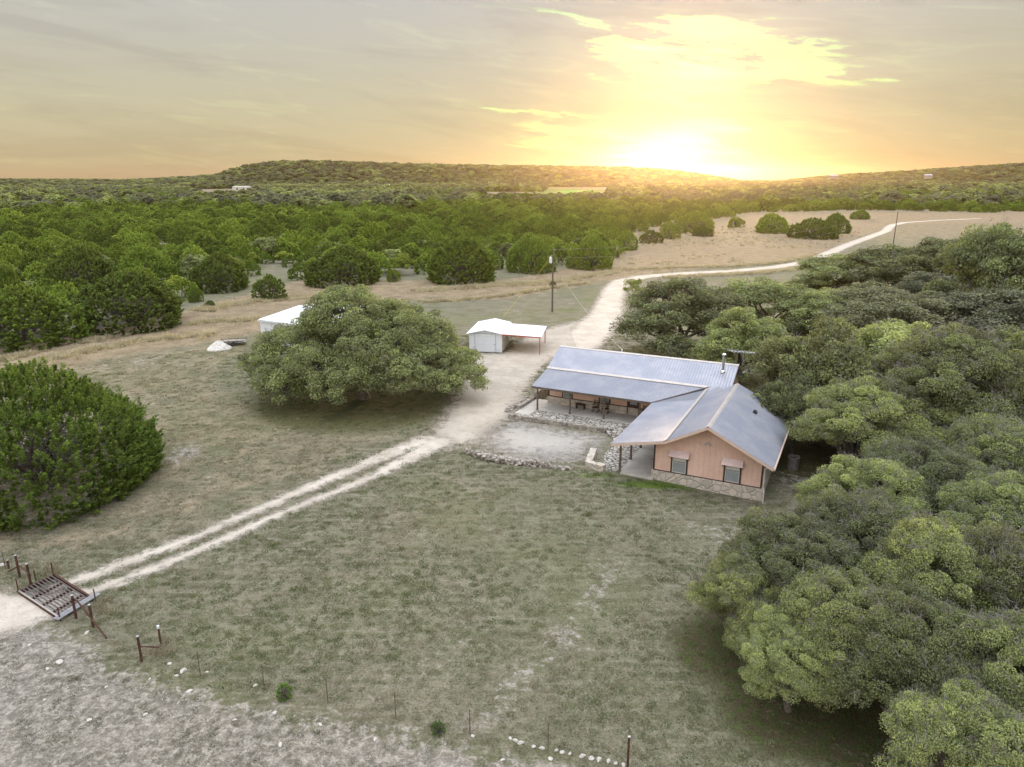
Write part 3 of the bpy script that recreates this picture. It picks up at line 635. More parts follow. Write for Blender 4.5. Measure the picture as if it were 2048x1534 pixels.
# ------------------------------------------------------------------ ground
GUARD = [G(*q)[:2] for q in [(40, 1188), (110, 1154), (182, 1199), (117, 1239)]]
def W2(pxl, z=0): return np.array([G(*p, z)[:2] for p in pxl])
def sd_poly(x, y, poly):
    "signed distance to a world polygon, negative inside"
    d = np.full(x.shape, 1e9); ins = np.zeros(x.shape, bool); n = len(poly)
    for i in range(n):
        a = poly[i]; b = poly[(i+1) % n]; e = b-a; px, py = x-a[0], y-a[1]; t = np.clip((px*e[0]+py*e[1])/(e@e+1e-9), 0, 1)
        d = np.minimum(d, np.hypot(px-e[0]*t, py-e[1]*t))
        if a[1] != b[1]: ins ^= ((a[1] > y) != (b[1] > y)) & (x < (b[0]-a[0])*(y-a[1])/(b[1]-a[1])+a[0])
    return np.where(ins, -d, d)
def sd_line(x, y, line, widths):
    d = np.full(x.shape, 1e9)
    for i in range(len(line)-1):
        a = line[i]; b = line[i+1]; e = b-a; px, py = x-a[0], y-a[1]; t = np.clip((px*e[0]+py*e[1])/(e@e+1e-9), 0, 1)
        d = np.minimum(d, np.hypot(px-e[0]*t, py-e[1]*t)-(widths[i]*(1-t)+widths[i+1]*t))
    return d
def fade(sd, w): return np.clip(.5-sd/(2*w), 0, 1)
HW = lambda a, b: np.array([4.574, 64.888])+np.array([.8941, -.4479])*a+np.array([-.4479, -.8941])*b
TRACK_A = W2([(118, 1172), (180, 1152), (250, 1125), (330, 1096), (400, 1070), (500, 1026), (570, 996), (640, 966), (710, 936), (780, 908), (850, 880)])
TRACK_B = W2([(150, 1196), (220, 1168), (300, 1140), (360, 1115), (430, 1086), (540, 1036), (620, 1003), (700, 972), (760, 946), (820, 915), (880, 885)])
APPROACH = W2([(95, 1212), (40, 1225), (-40, 1232), (-160, 1235)])
YARD = W2([(800, 912), (860, 872), (900, 812), (925, 765), (935, 722), (950, 706), (1006, 706), (1030, 685), (1100, 655), (1150, 642), (1200, 640), (1215, 660), (1190, 700), (1110, 715), (1060, 770), (1040, 812), (1020, 840), (965, 880), (900, 898)])
ROAD = W2([(1150, 690), (1180, 665), (1212, 630), (1222, 600), (1228, 580), (1246, 562), (1290, 553), (1380, 546), (1470, 542), (1560, 533), (1625, 522), (1660, 505), (1700, 488), (1745, 472), (1772, 462), (1778, 455), (1785, 450), (1810, 445), (1870, 441), (1960, 437)])
ROADW = [3.2, 3.0, 2.6, 2.3, 2.2, 2.2, 2.0, 1.9, 1.9, 1.9, 1.9, 1.9, 1.9, 1.9, 1.9, 1.9, 1.9, 1.9, 1.8, 1.5]
def Z_(pxl): return W2(pxl)
LAWN = Z_([(195, 1190), (300, 1150), (560, 1040), (800, 925), (930, 905), (1150, 945), (1300, 960), (1540, 1005), (1700, 1100), (1900, 1534), (1300, 1560), (1250, 1525), (900, 1460), (430, 1370), (290, 1310), (200, 1240)])
FORE = Z_([(-300, 1240), (40, 1245), (130, 1262), (230, 1325), (330, 1362), (500, 1402), (700, 1440), (900, 1485), (1050, 1515), (1200, 1560), (1200, 2600), (-2500, 2600)])
MEADOW = Z_([(-900, 790), (-200, 735), (0, 765), (200, 716), (480, 668), (620, 640), (860, 596), (1000, 600), (1190, 568), (1300, 548), (1640, 512), (1780, 450), (2048, 445), (2200, 420), (1500, 430), (1230, 500), (1100, 545), (1000, 560), (600, 560), (300, 640), (0, 695), (-900, 770)])
MIDF = Z_([(0, 760), (300, 700), (520, 660), (470, 760), (640, 850), (830, 870), (560, 1000), (150, 1140), (-100, 1140), (-300, 900)])
def zone_weights(x, y):
    cx, cy = gx[0], gx[1]
    rr = np.hypot(x, y)
    bare = 1.15*fade(sd_poly(x, y, FORE), 1.3)
    bare = np.maximum(bare, .55*fade(sd_poly(x, y, MIDF), 4)*np.clip(.55+.5*np.sin(x*.13+y*.21)*np.cos(y*.17-x*.05), .1, 1))
    bare = np.maximum(bare, .95*fade(sd_poly(x, y, np.array([HW(-1.5, 8.4), HW(8.3, 8.4), HW(8.3, 15.5), HW(4, 16.9), HW(-.5, 16.4)])), 1))
    for px, py, rad, w in [(370, 905, 3.0, .75), (400, 960, 2.5, .55), (1200, 1150, 2.5, .55), (1140, 1240, 2.0, .5), (1450, 1060, 3.0, .62), (1480, 1030, 2, .6), (1150, 1300, 1.8, .45), (860, 1340, 2.0, .40), (1130, 606, 4, .5), (1020, 625, 5, .5), (1580, 960, 2.5, .8), (560, 860, 3, .4), (950, 1060, 3, .35), (640, 760, 4, .4), (540, 740, 4, .5), (440, 800, 4, .45), (1240, 690, 5, .55)]:
        g_ = G(px, py); bare = np.maximum(bare, w*np.exp(-((x-g_[0])**2+(y-g_[1])**2)/rad**2))
    pl = W2([(960, 1440), (1020, 1380), (1100, 1310), (1160, 1230), (1210, 1150)]); bare = np.maximum(bare, .60*np.exp(-np.maximum(sd_line(x, y, pl, [.2]*5), 0)**2/.8))
    pl = W2([(740, 1390), (850, 1330), (950, 1280)]); bare = np.maximum(bare, .52*np.exp(-np.maximum(sd_line(x, y, pl, [.2]*3), 0)**2/.5))
    dry = fade(sd_poly(x, y, MEADOW), 3)*.9+.42*fade(sd_poly(x, y, MIDF), 3)
    dry = np.maximum(dry, .55*sst((rr-130)/200))
    green = np.zeros_like(x)
    for px, py, rx, ry, w in [(1330, 968, 4.2, .8, 1.0), (1200, 950, 4, 1.0, .55), (1130, 620, 4, 3, .5), (1175, 600, 3, 3, .5), (1150, 640, 4, 1.5, .6), (800, 800, 8, 4, .40), (620, 820, 6, 4, .35), (1750, 1420, 6, 4, .5), (400, 1110, 5, 1.2, .35), (1480, 1280, 4, 6, .3), (250, 1160, 3, 1, .45), (1000, 880, 6, 6, .0), (700, 690, 3, 2, .3), (1158, 384, 72, 420, 1.3), (850, 1290, 6, 5, .28), (600, 1290, 6, 5, .25)]:
        g_ = G(px, py); green = np.maximum(green, w*np.exp(-((x-g_[0])/rx)**2-((y-g_[1])/ry)**2))
    litter_shade = .9*np.exp(-np.maximum(np.hypot((x-cx), (y-cy)*1.05)-7.0, 0)**2/18)  # dark ground under crowns: leaf litter together with painted tree shade
    for ox, oy, orr in OAKS: litter_shade = np.maximum(litter_shade, .85*np.exp(-np.maximum(np.hypot(x-ox, y-oy)-orr*.75, 0)**2/3.0))
    litter_shade = np.maximum(litter_shade, .85*sst((rr-1600)/80))
    litter_shade = np.maximum(litter_shade, .35*np.exp(-np.maximum(sd_poly(x, y, np.array([HW(13.4, 15.4), HW(21, 15.4), HW(21, 16.5), HW(13.4, 16.5)])), 0)**2/1.5))
    return bare, dry, green, litter_shade
NA, NR = 620, 560
az = np.concatenate([np.linspace(-180, -46, 60, endpoint=False), np.linspace(-46, 46, NA), np.linspace(46, 180, 61)[1:]])[:-1]*math.pi/180
rr_ = 9*np.exp(np.linspace(0, math.log(4600/9), NR)); A_, R2 = np.meshgrid(az, rr_); X = R2*np.sin(A_); Y = R2*np.cos(A_); Zg = ground_z(X, Y)
gp = sd_poly(X, Y, np.array(GUARD)); Zg = np.where(gp < -.12, -1.1, Zg)
bare, dry, green, litter_shade = zone_weights(X, Y); bare = np.where(gp < .1, 0, bare); litter_shade = np.where(gp < .1, 1, litter_shade)  # guard pit ground darkened by colour to stand for its shade
V = np.stack([X, Y, Zg], 2).reshape(-1, 3); na = len(az); i, j = np.meshgrid(np.arange(NR-1), np.arange(na), indexing='ij'); j2 = (j+1) % na
F = np.stack([i*na+j, (i+1)*na+j, (i+1)*na+j2, i*na+j2], 2).reshape(-1, 4)[:, ::-1]
V = np.concatenate([V, [[0, 0, 0]]]); att = {k: ('POINT', np.append(v.ravel(), 0)) for k, v in (('bare', bare), ('dry', dry), ('green', green), ('litter_shade', litter_shade))}
ctr = np.stack([np.full(na, len(V)-1), np.arange(na), (np.arange(na)+1) % na, np.full(na, len(V)-1)], 1)
def ground_fn(g):
    p = g.n('ShaderNodeNewGeometry').outputs['Position']
    big = g.noise(p, .045, 4, .6); mid = g.noise(p, .42, 5, .65, .4); sm = g.noise(p, 2.6, 5, .7, .3); fine = g.noise(p, 9.0, 5, .75); st = g.noise(g.vscale(p, (.5, 3.2, 1)), 1.1, 4, .6)
    bare, dry, green, litter_shade = (g.attr(n) for n in ('bare', 'dry', 'green', 'litter_shade'))
    lawn = g.mix(g.step(g.m('ADD', g.m('MULTIPLY', mid, .5), g.m('MULTIPLY', sm, .5)), .36, .64), (.13, .13, .078), (.25, .228, .165))
    st2 = g.noise(g.vscale(p, (.22, 1.9, 1)), 1.3, 5, .65); lawn = g.mix(g.m('MULTIPLY', g.step(st2, .46, .62), .55), lawn, (.30, .275, .205)); lawn = g.mix(g.m('MULTIPLY', g.step(big, .42, .62), .35), lawn, (.175, .190, .085))
    dryc = g.mix(g.step(g.m('ADD', g.m('MULTIPLY', sm, .5), g.m('MULTIPLY', mid, .5)), .38, .62), (.22, .165, .105), (.37, .295, .195))
    dryc = g.mix(g.m('MULTIPLY', g.step(st, .5, .7), .5), dryc, (.255, .225, .13))
    c = g.mix(g.step(g.m('ADD', dry, g.m('MULTIPLY', g.m('SUBTRACT', mid, .5), .9)), .25, .75), lawn, dryc)
    c = g.mix(g.step(g.m('ADD', green, g.m('MULTIPLY', g.m('SUBTRACT', sm, .5), 1.3)), .30, .75), c, g.mix(mid, (.090, .150, .026), (.155, .215, .048)))
    c = g.mix(g.step(green, 1.02, 1.2), c, (.13, .34, .05))
    lit = g.mix(g.step(sm, .42, .6), (.110, .088, .052), (.090, .115, .038))  # brown of leaf litter, and dark green painting grass in shade
    c = g.mix(g.step(g.m('ADD', litter_shade, g.m('MULTIPLY', g.m('SUBTRACT', mid, .5), .8)), .3, .8), c, lit)
    pale = g.mix(g.step(sm, .40, .66), (.22, .20, .165), (.42, .38, .325))
    bn = g.m('ADD', g.m('MULTIPLY', sm, .75), g.m('ADD', g.m('MULTIPLY', fine, .45), g.m('MULTIPLY', mid, .5)))
    bb = g.step(g.m('ADD', bare, g.m('MULTIPLY', g.m('SUBTRACT', bn, .86), 2.3)), .52, .78)
    c = g.mix(bb, c, pale)
    c = g.mix(g.m('MULTIPLY', g.step(fine, .40, .62), .62), c, g.mix(1, c, (.40, .40, .36), 'MULTIPLY'))
    h = g.m('ADD', fine, g.m('MULTIPLY', sm, 1.2))
    return bsdf(g, c, .95, 0, h, .7, .09, .1)
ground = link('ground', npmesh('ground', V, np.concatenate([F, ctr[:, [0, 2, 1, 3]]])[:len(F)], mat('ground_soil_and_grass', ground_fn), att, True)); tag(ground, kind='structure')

def sheet(name, sdf, bounds, step, zoff, col1, col2, edge=.45, mid_attr=None, rough=.95):
    x0, x1, y0, y1 = bounds; xs = np.arange(x0, x1, step); ys = np.arange(y0, y1, step); X, Y = np.meshgrid(xs, ys); sd = sdf(X, Y)
    keep = sd < edge*1.6; cell = keep[:-1, :-1] | keep[1:, :-1] | keep[:-1, 1:] | keep[1:, 1:]; i, j = np.nonzero(cell); n = len(xs)
    F = np.stack([i*n+j, i*n+j+1, (i+1)*n+j+1, (i+1)*n+j], 1); u, inv = np.unique(F, return_inverse=True); F = inv.reshape(F.shape)
    x = X.ravel()[u]; y = Y.ravel()[u]; V = np.stack([x, y, ground_z(x, y)+zoff], 1)
    def fn(g):
        p = g.n('ShaderNodeNewGeometry').outputs['Position']; s = g.attr('sd'); n1 = g.noise(p, 1.3, 6, .72, .3); n2 = g.noise(p, 9, 5, .7); n3 = g.noise(p, .35, 4, .6)
        c = g.mix(g.step(n3, .35, .65), col1, col2); c = g.mix(g.m('MULTIPLY', g.step(n1, .4, .65), .45), c, g.mix(1, c, (.74, .70, .66), 'MULTIPLY')); c = g.mix(g.m('MULTIPLY', g.step(n2, .42, .64), .40), c, g.mix(1, c, (.60, .58, .54), 'MULTIPLY'))
        b = bsdf(g, c, rough, 0, g.m('ADD', n2, n1), .55, .05, .1)
        al = g.step(g.m('ADD', g.m('DIVIDE', s, -edge), g.m('MULTIPLY', g.m('SUBTRACT', g.m('ADD', g.m('MULTIPLY', n1, .7), g.m('MULTIPLY', n2, .45)), .575), 10)), -1.3, 1.5)
        t = g.n('ShaderNodeBsdfTransparent'); m = g.n('ShaderNodeMixShader'); g.put(m.inputs[0], al); g.put(m.inputs[1], t.outputs[0]); g.put(m.inputs[2], b); return m.outputs[0]
    o = link(name, npmesh(name, V, F, mat(name+'_surface', fn), {'sd': ('POINT', sd.ravel()[u])}, True)); return tag(o, kind='structure')
CAL1, CAL2 = (.47, .42, .35), (.60, .545, .465)
sheet('track', lambda x, y: np.minimum(sd_line(x, y, TRACK_A, [.50, .50, .42, .46, .42, .48, .46, .58, .7, .9, 1.1]), sd_line(x, y, TRACK_B, [.48, .44, .46, .40, .46, .42, .46, .5, .6, .8, 1.1])), (-26, -2, 30, 62), .12, .016, CAL1, CAL2, .30)
sheet('driveway_apron', lambda x, y: sd_line(x, y, APPROACH, [1.25, 1.7, 2.0, 2.2]), (-34, -20, 26, 36), .14, .014, CAL1, (.55, .50, .43), .40)
sheet('gravel_yard', lambda x, y: sd_poly(x, y, YARD), (-14, 26, 46, 112), .35, .012, (.40, .36, .30), (.48, .435, .365), .9)
COURT = np.array([HW(-1.3, 8.6), HW(7.3, 8.45), HW(8.0, 9.6), HW(8.3, 12.4), HW(7.2, 15.2), HW(4.8, 15.9), HW(2.2, 16.3), HW(.4, 15.9), HW(-1.5, 13)])
sheet('bare_court', lambda x, y: sd_poly(x, y, COURT)+.9, (-4, 16, 44, 62), .2, .014, (.40, .375, .34), (.47, .435, .385), 1.3)
sheet('road', lambda x, y: sd_line(x, y, ROAD, ROADW), (8, 250, 84, 420), .7, .022, (.50, .445, .37), (.60, .54, .455), .55)

# ------------------------------------------------------------------ grass stuff
def tuft(seed, n, h, spread, w, cols, lean=.6):
    rng = np.random.default_rng(seed); a = rng.uniform(0, 6.28, n); r = spread*np.sqrt(rng.uniform(0, 1, n)); b = np.stack([r*np.cos(a), r*np.sin(a), np.zeros(n)], 1)
    d = unit(np.stack([np.cos(a)*lean*rng.uniform(.2, 1.3, n)+rng.normal(0, .25, n), np.sin(a)*lean*rng.uniform(.2, 1.3, n)+rng.normal(0, .25, n), np.ones(n)], 1)); L = h*rng.uniform(.5, 1.15, n)
    s = unit(np.cross(d, sphere_dirs(rng, n)))*w; m = b+d*(L*.55)[:, None]; t = m+unit(d+np.stack([np.cos(a), np.sin(a), -.2*np.ones(n)], 1)*.5)*(L*.5)[:, None]
    V = np.stack([b-s, b+s, m+s*.8, t, m-s*.8], 1).reshape(-1, 3); k = np.arange(n)[:, None]*5
    return npmesh('tuft', V, np.concatenate([k+[0, 1, 2, 4], k+[4, 2, 3, 3]])[:n] if False else np.concatenate([k+[0, 1, 2, 4]]), cols) if False else tuft_mesh(V, n, cols)
def tuft_mesh(V, n, m):
    k = np.arange(n)[:, None]*5; Q = np.concatenate([k+[0, 1, 2], k+[0, 2, 4], k+[4, 2, 3]]); return npmesh('tuft', V, Q, m, {'tint': ('FACE', np.tile(np.random.default_rng(n).uniform(0, 1, n), 3))})
def grassmat(name, stops):
    return foliage(name, stops, .25, .85)
GM_green = grassmat('green_grass', [(0, (.070, .095, .032)), (.5, (.115, .15, .052)), (1, (.21, .25, .10))])
GM_tan = grassmat('cured_grass', [(0, (.15, .13, .088)), (.5, (.28, .25, .185)), (1, (.48, .44, .34))])
GM_dark = grassmat('low_weeds', [(0, (.075, .080, .045)), (.5, (.12, .125, .070)), (1, (.19, .185, .11))])
GM_gold = grassmat('tall_dry_grass', [(0, (.40, .33, .21)), (.5, (.54, .485, .36)), (1, (.70, .64, .50))])
T_SRC = [tuft(1, 46, .085, .19, .009, GM_green), tuft(2, 40, .075, .22, .009, GM_tan), tuft(3, 30, .05, .15, .012, GM_dark), tuft(4, 46, .075, .22, .009, GM_green), tuft(5, 40, .06, .22, .008, GM_tan), tuft(6, 16, .045, .10, .012, GM_dark)]
rng = np.random.default_rng(9); out = []; r = 19.5
while r < 92:
    s = .135+.0048*(r-18); n = int(r*1.42/s); a = rng.uniform(-.71, .71, n); q = r+rng.uniform(-.5, .5, n)*s; out.append(np.stack([q*np.sin(a), q*np.cos(a)], 1)); r += s
Q = np.concatenate(out)
def vnoise(x, y, s, seed):
    "smooth value noise"
    rg = np.random.default_rng(seed).uniform(0, 1, (256, 256)); u = x/s; v = y/s; i = np.floor(u).astype(int); j = np.floor(v).astype(int); fu = u-i; fv = v-j; fu = fu*fu*(3-2*fu); fv = fv*fv*(3-2*fv)
    g_ = lambda a, b: rg[a % 256, b % 256]
    return (g_(i, j)*(1-fu)+g_(i+1, j)*fu)*(1-fv)+(g_(i, j+1)*(1-fu)+g_(i+1, j+1)*fu)*fv
x, y = Q[:, 0], Q[:, 1]; bw, dw, gw, lw = zone_weights(x, y)
HOUSE = [HW(-1.4, -3.5), HW(16.6, -3.5), HW(16.6, 4), HW(21.5, 4), HW(21.5, 15.5), HW(8.6, 15.8), HW(7.8, 12), HW(8.2, 8.6), HW(-1.6, 8.6)]
no = np.minimum.reduce([sd_poly(x, y, COURT)+1.2, sd_poly(x, y, np.array(HOUSE)), sd_line(x, y, TRACK_A, [.14]*len(TRACK_A)), sd_line(x, y, TRACK_B, [.14]*len(TRACK_B)), sd_line(x, y, APPROACH, [1.3, 1.7, 2, 2.2]), sd_poly(x, y, YARD)+.5, sd_poly(x, y, np.array(GUARD)), sd_line(x, y, ROAD, ROADW)])
nz = .5*vnoise(x, y, .9, 1)+.3*vnoise(x, y, 2.7, 2)+.2*vnoise(x, y, .35, 3)
infore = sd_poly(x, y, FORE) < 0
dens = np.where(infore, np.clip(.66+(nz-.5)*3.6, .08, 1), np.clip(.95-bw*.9+(nz-.5)*1.1, .05, 1))*np.clip(1.15-lw*.75, .2, 1)
keep = (no > .12) & (rng.uniform(0, 1, len(x)) < dens); x, y, nz, bw, dw, gw, lw, infore = (v[keep] for v in (x, y, nz, bw, dw, gw, lw, infore)); n = len(x)
big = vnoise(x, y, 5.5, 5)*.6+vnoise(x, y, 1.6, 6)*.4; pg = np.clip(.34+(big-.5)*.9+gw*.9-dw*.55-bw*.5, .03, .97)
u_ = rng.uniform(0, 1, n); idx = np.where(u_ < pg, np.where(rng.uniform(0, 1, n) < .5, 0, 3), np.where(rng.uniform(0, 1, n) < .5, 1, 4)); dk = np.where(infore, .78, np.where(lw > .4, .55, .16)); idx = np.where(rng.uniform(0, 1, n) < dk, np.where(rng.uniform(0, 1, n) < .5, 2, 5), idx)
rad = np.hypot(x, y); sc = (.62+.0125*(rad-18))*rng.uniform(.6, 1.35, n); zz = ground_z(x, y)
scatter('grass', np.stack([x, y, zz], 1), rng.uniform(0, 6.28, n), np.stack([sc, sc, sc*rng.uniform(.6, 1.2, n)*np.where(infore, .8, 1)], 1), idx, T_SRC, 'short mixed green and cured grass of the lawn and pasture', 'grass')
print('tufts', n)
# tall pale grass along the bank and in the meadow
TG = [tuft(21, 60, .62, .34, .016, GM_gold, .35), tuft(22, 50, .50, .40, .016, GM_gold, .5), tuft(23, 50, .42, .40, .016, GM_tan, .5)]
def band(pxl, w, step): 
    L = W2(pxl); o = []
    for a, b in zip(L[:-1], L[1:]):
        m = int(np.linalg.norm(b-a)/step*w*3.0)+1; t = rng.uniform(0, 1, m)[:, None]; nrm = np.array([-(b-a)[1], (b-a)[0]])/np.linalg.norm(b-a); o.append(a+(b-a)*t+nrm*rng.normal(0, w*.5, m)[:, None])
    return np.concatenate(o)
pts2 = [band([(-120, 745), (0, 718), (90, 697), (160, 684), (230, 672), (340, 652), (430, 643), (515, 640)], 1.5, .16), band([(-120, 770), (0, 745), (160, 705), (300, 680), (430, 668)], 1.6, .34), band([(395, 622), (480, 606), (560, 598), (640, 592)], 2.2, .20),
        band([(830, 583), (900, 577), (980, 571), (1060, 568), (1120, 562), (1180, 552), (1230, 544)], 2.2, .20), band([(840, 605), (930, 600), (1020, 590), (1090, 578), (1180, 566)], 1.0, .26), band([(1240, 540), (1330, 536), (1450, 534), (1560, 525), (1640, 508)], 1.3, .34), band([(1330, 556), (1400, 552), (1500, 548), (1600, 538)], 1.6, .40)]
mx = rng.uniform(0, 1, (5200, 2))*[150, 190]+[20, 118]; mk = (sd_poly(mx[:, 0], mx[:, 1], MEADOW) < -1) & (vnoise(mx[:, 0], mx[:, 1], 8, 8) > .52); pts2.append(mx[mk])
T = np.concatenate(pts2); ok = np.minimum(sd_line(T[:, 0], T[:, 1], ROAD, ROADW), 9) > .3
for jx, jy, jr in JUN[:23]: ok &= np.hypot(T[:, 0]-jx, T[:, 1]-jy) > jr*.8
T = T[ok]; n = len(T); s = rng.uniform(.5, 1.25, n)
scatter('tall_grass', np.stack([T[:, 0], T[:, 1], np.zeros(n)], 1), rng.uniform(0, 6.28, n), np.stack([s, s, s*rng.uniform(.6, 1.2, n)], 1), rng.choice(3, n, p=[.5, .3, .2]), TG, 'tall pale dry grass in strips along the old bank and the meadow', 'grass')
# ------------------------------------------------------------------ the house (local: x along the long roof, -y towards the lawn)
TH = -0.4644; u_ax = np.array([math.cos(TH), math.sin(TH)]); v_ax = np.array([math.sin(TH), -math.cos(TH)]); HO = np.array([4.574, 64.888])
def HP(a, b): p = HO+u_ax*a+v_ax*b; return p
house = empty('house', (HO[0], HO[1], 0), TH, 'L-shaped salmon ranch house with galvanised metal roofs and deep porches', 'house')
def Lc(a, b, h): return Vector((a, -b, h))
def corrugated(A, B, n_ribs, thick=.10, rib=.024, mats=None):
    "sheet with ribs running from edge A(t) to edge B(t)"
    prof = []; 
    for i in range(n_ribs):
        for f, h in ((0, 0), (.62, 0), (.72, 1), (.88, 1)): prof.append(((i+f)/n_ribs, h*rib))
    prof.append((1, 0)); V = []
    nrm = (Vector(B(0))-Vector(A(0))).cross(Vector(A(1))-Vector(A(0)))
    if nrm.length < 1e-6: nrm = (Vector(B(.5))-Vector(A(.5))).cross(Vector(A(1))-Vector(A(0)))
    nrm.normalize()
    if nrm.z < 0: nrm = -nrm
    for t, h in prof: V += [Vector(A(t))+nrm*h, Vector(B(t))+nrm*h]
    m = len(prof); F = [(2*i, 2*i+1, 2*i+3, 2*i+2) for i in range(m-1)]; b = len(V)
    V += [Vector(A(0))-nrm*thick, Vector(B(0))-nrm*thick, Vector(B(1))-nrm*thick, Vector(A(1))-nrm*thick]
    F += [(b, b+1, b+2, b+3), (0, b, b+1, 1), (2*m-2, 2*m-1, b+2, b+3)]
    return V, F
Hm = lambda b: 4.84-(4.84-3.39)/2.97*abs(b) if abs(b) < 2.97 else 3.39-(abs(b)-2.97)*(3.39-2.57)/3.44
def Hw(a):
    if a > 17.15: return 4.76-(a-17.15)*(4.76-2.66)/4.16
    if a > 14.44: return 4.76-(17.15-a)*(4.76-3.33)/2.71
    return 3.33-(14.44-a)*(3.33-2.56)/3.67
lerp = lambda p, q, t: tuple(p[k]+(q[k]-p[k])*t for k in range(3))
def seg(p, q): return lambda t: lerp(p, q, t)
def panel(name_mb, p, q, r, s, pitch): # upper edge p->q, lower edge r->s
    V, F = corrugated(seg(Lc(*p), Lc(*q)), seg(Lc(*r), Lc(*s)), max(1, round((Vector(Lc(*p))-Vector(Lc(*q))).length/pitch) if (Vector(Lc(*p))-Vector(Lc(*q))).length > .5 else round((Vector(Lc(*r))-Vector(Lc(*s))).length/pitch))); name_mb.add(V, F)
PITCH_R = .24
E_ = .06
mb = MB(); panel(mb, (0, 0, 4.84), (16.31, 0, 4.84), (0, 2.99, Hm(2.97)), (16.31, 2.99, Hm(2.97)), PITCH_R); panel(mb, (0, 0, 4.84), (16.31, 0, 4.84), (0, -3.9, 4.84-.488*3.9), (16.31, -3.9, 4.84-.488*3.9), PITCH_R)
long_roof = mb.build('roof', M['roof'], house); long_roof['label'] = 'steep blue grey metal roof of the long wing'
mb = MB(); panel(mb, (0, 2.97, 3.385), (10.77, 2.97, 3.385), (0, 6.41, 2.57), (10.77, 6.41, 2.57), PITCH_R); panel(mb, (10.77, 2.97, 3.385), (14.55, 2.97, 3.385), (10.77, 6.41, 2.57), (14.55, 2.97, 3.38), PITCH_R)
pr = mb.build('porch_roof', M['roof'], house); pr['label'] = 'low metal roof over the long porch'
mb = MB(); panel(mb, (17.15, 16.55, 4.76), (17.15, 5.55, 4.76), (21.31, 16.55, 2.66), (21.31, 5.55, 2.66), PITCH_R)
panel(mb, (17.15, 5.55, 4.76), (17.15, 16.55, 4.76), (14.44, 5.55, 3.33), (14.44, 16.55, 3.33), PITCH_R)
panel(mb, (16.0, 5.55, Hw(16.0)), (15.0, 2.44, Hw(15.0)), (14.44, 5.55, 3.33), (14.44, 2.97, 3.33), PITCH_R)
wr = mb.build('wing_roof', M['roof'], house); wr['label'] = 'metal gable roof of the wing nearest the lawn'
mb = MB(); panel(mb, (14.44, 6.41, 3.325), (14.44, 16.55, 3.325), (10.77, 6.41, 2.56), (10.77, 16.55, 2.56), PITCH_R); panel(mb, (14.44, 2.97, 3.325), (14.44, 6.41, 3.325), (14.44, 2.97, 3.32), (10.77, 6.41, 2.56), PITCH_R)
wp = mb.build('wing_porch_roof', M['roof'], house); wp['label'] = 'low metal roof over the wing porch'
def cap(p, q, w, drop1, drop2, dirv, name='ridge_cap'):
    p = Vector(Lc(*p)); q = Vector(Lc(*q)); dv = Vector(dirv); m = MB(); up = Vector((0, 0, .035))
    a1 = dv*w+Vector((0, 0, -drop1)); a2 = -dv*w+Vector((0, 0, -drop2)); V = [p+a1+up, p+up*1.2, p+a2+up, q+a1+up, q+up*1.2, q+a2+up]; V += [v-Vector((0, 0, .02)) for v in V]
    m.add(V, [(0, 1, 4, 3), (1, 2, 5, 4), (6, 9, 10, 7), (7, 10, 11, 8), (0, 3, 9, 6), (2, 8, 11, 5), (0, 6, 7, 1), (1, 7, 8, 2), (3, 4, 10, 9), (4, 5, 11, 10)]); return m.build(name, M['roofcap'], house)
cap((-.02, 0, 4.84), (16.33, 0, 4.84), .17, .083, .083, (0, 1, 0)); cap((-.02, 2.97, 3.40), (14.4, 2.97, 3.40), .15, -.06, .036, (0, 1, 0), 'roof_flashing')
cap((17.15, 16.57, 4.76), (17.15, 5.53, 4.76), .15, .101, .106, (1, 0, 0)); cap((14.44, 16.57, 3.34), (14.44, 2.75, 3.34), .15, -.10, .05, (1, 0, 0), 'roof_flashing')
m = MB(); a = Lc(14.5, 2.95, 3.44); b = Lc(10.77, 6.43, 2.59); m.bar(a, b, .12, .03); m.build('valley_flashing', M['rustgrey'], house)
# tan fascia boards round the wing gable, dark beam along the long porch
m = MB()
for p, q in (((10.75, 16.56), (14.44, 16.56)), ((14.44, 16.56), (17.15, 16.56)), ((17.15, 16.56), (21.33, 16.56))):
    A = Lc(p[0], p[1], Hw(p[0])-.115); B = Lc(q[0], q[1], Hw(q[0])-.115); m.bar(A, B, .04, .17)
m.bar(Lc(10.76, 16.5, 2.46), Lc(10.76, 6.4, 2.46), .04, .16); m.bar(Lc(17.15, 5.54, 4.64), Lc(21.3, 5.54, 2.54), .04, .16)
m.build('fascia', M['fascia'], house)
for p_, q_, w_, h_ in (((0, 6.37, 2.46), (10.9, 6.37, 2.46), .05, .16), ((.25, 5.95, 2.52), (11, 5.95, 2.52), .12, .2), ((11.1, 5.9, 2.48), (11.1, 15.7, 2.48), .12, .2)):
    m = MB(); m.bar(Lc(*p_), Lc(*q_), w_, h_); m.build('porch_beam', M['post'], house)
m = MB()
m.bar(Lc(-.01, 2.9, 3.3), Lc(-.01, 6.4, 2.47), .04, .14); m.bar(Lc(-.01, 0, 4.72), Lc(-.01, 2.95, 3.28), .04, .15); m.bar(Lc(16.32, 0, 4.72), Lc(16.32, 3.0, 3.27), .04, .17); m.bar(Lc(16.32, 0, 4.72), Lc(16.32, -3.85, 2.85), .04, .17)
m.build('rake_board', M['post'], house)
m = MB()
for b in np.arange(16.0, 6.3, -.9): m.bar(Lc(10.85, b, 2.44), Lc(14.3, b, 3.16), .06, .10)
for a in np.arange(.3, 10.8, .9): m.bar(Lc(a, 6.3, 2.45), Lc(a, 3.8, 3.05), .06, .10)
m.build('rafter', M['post'], house)
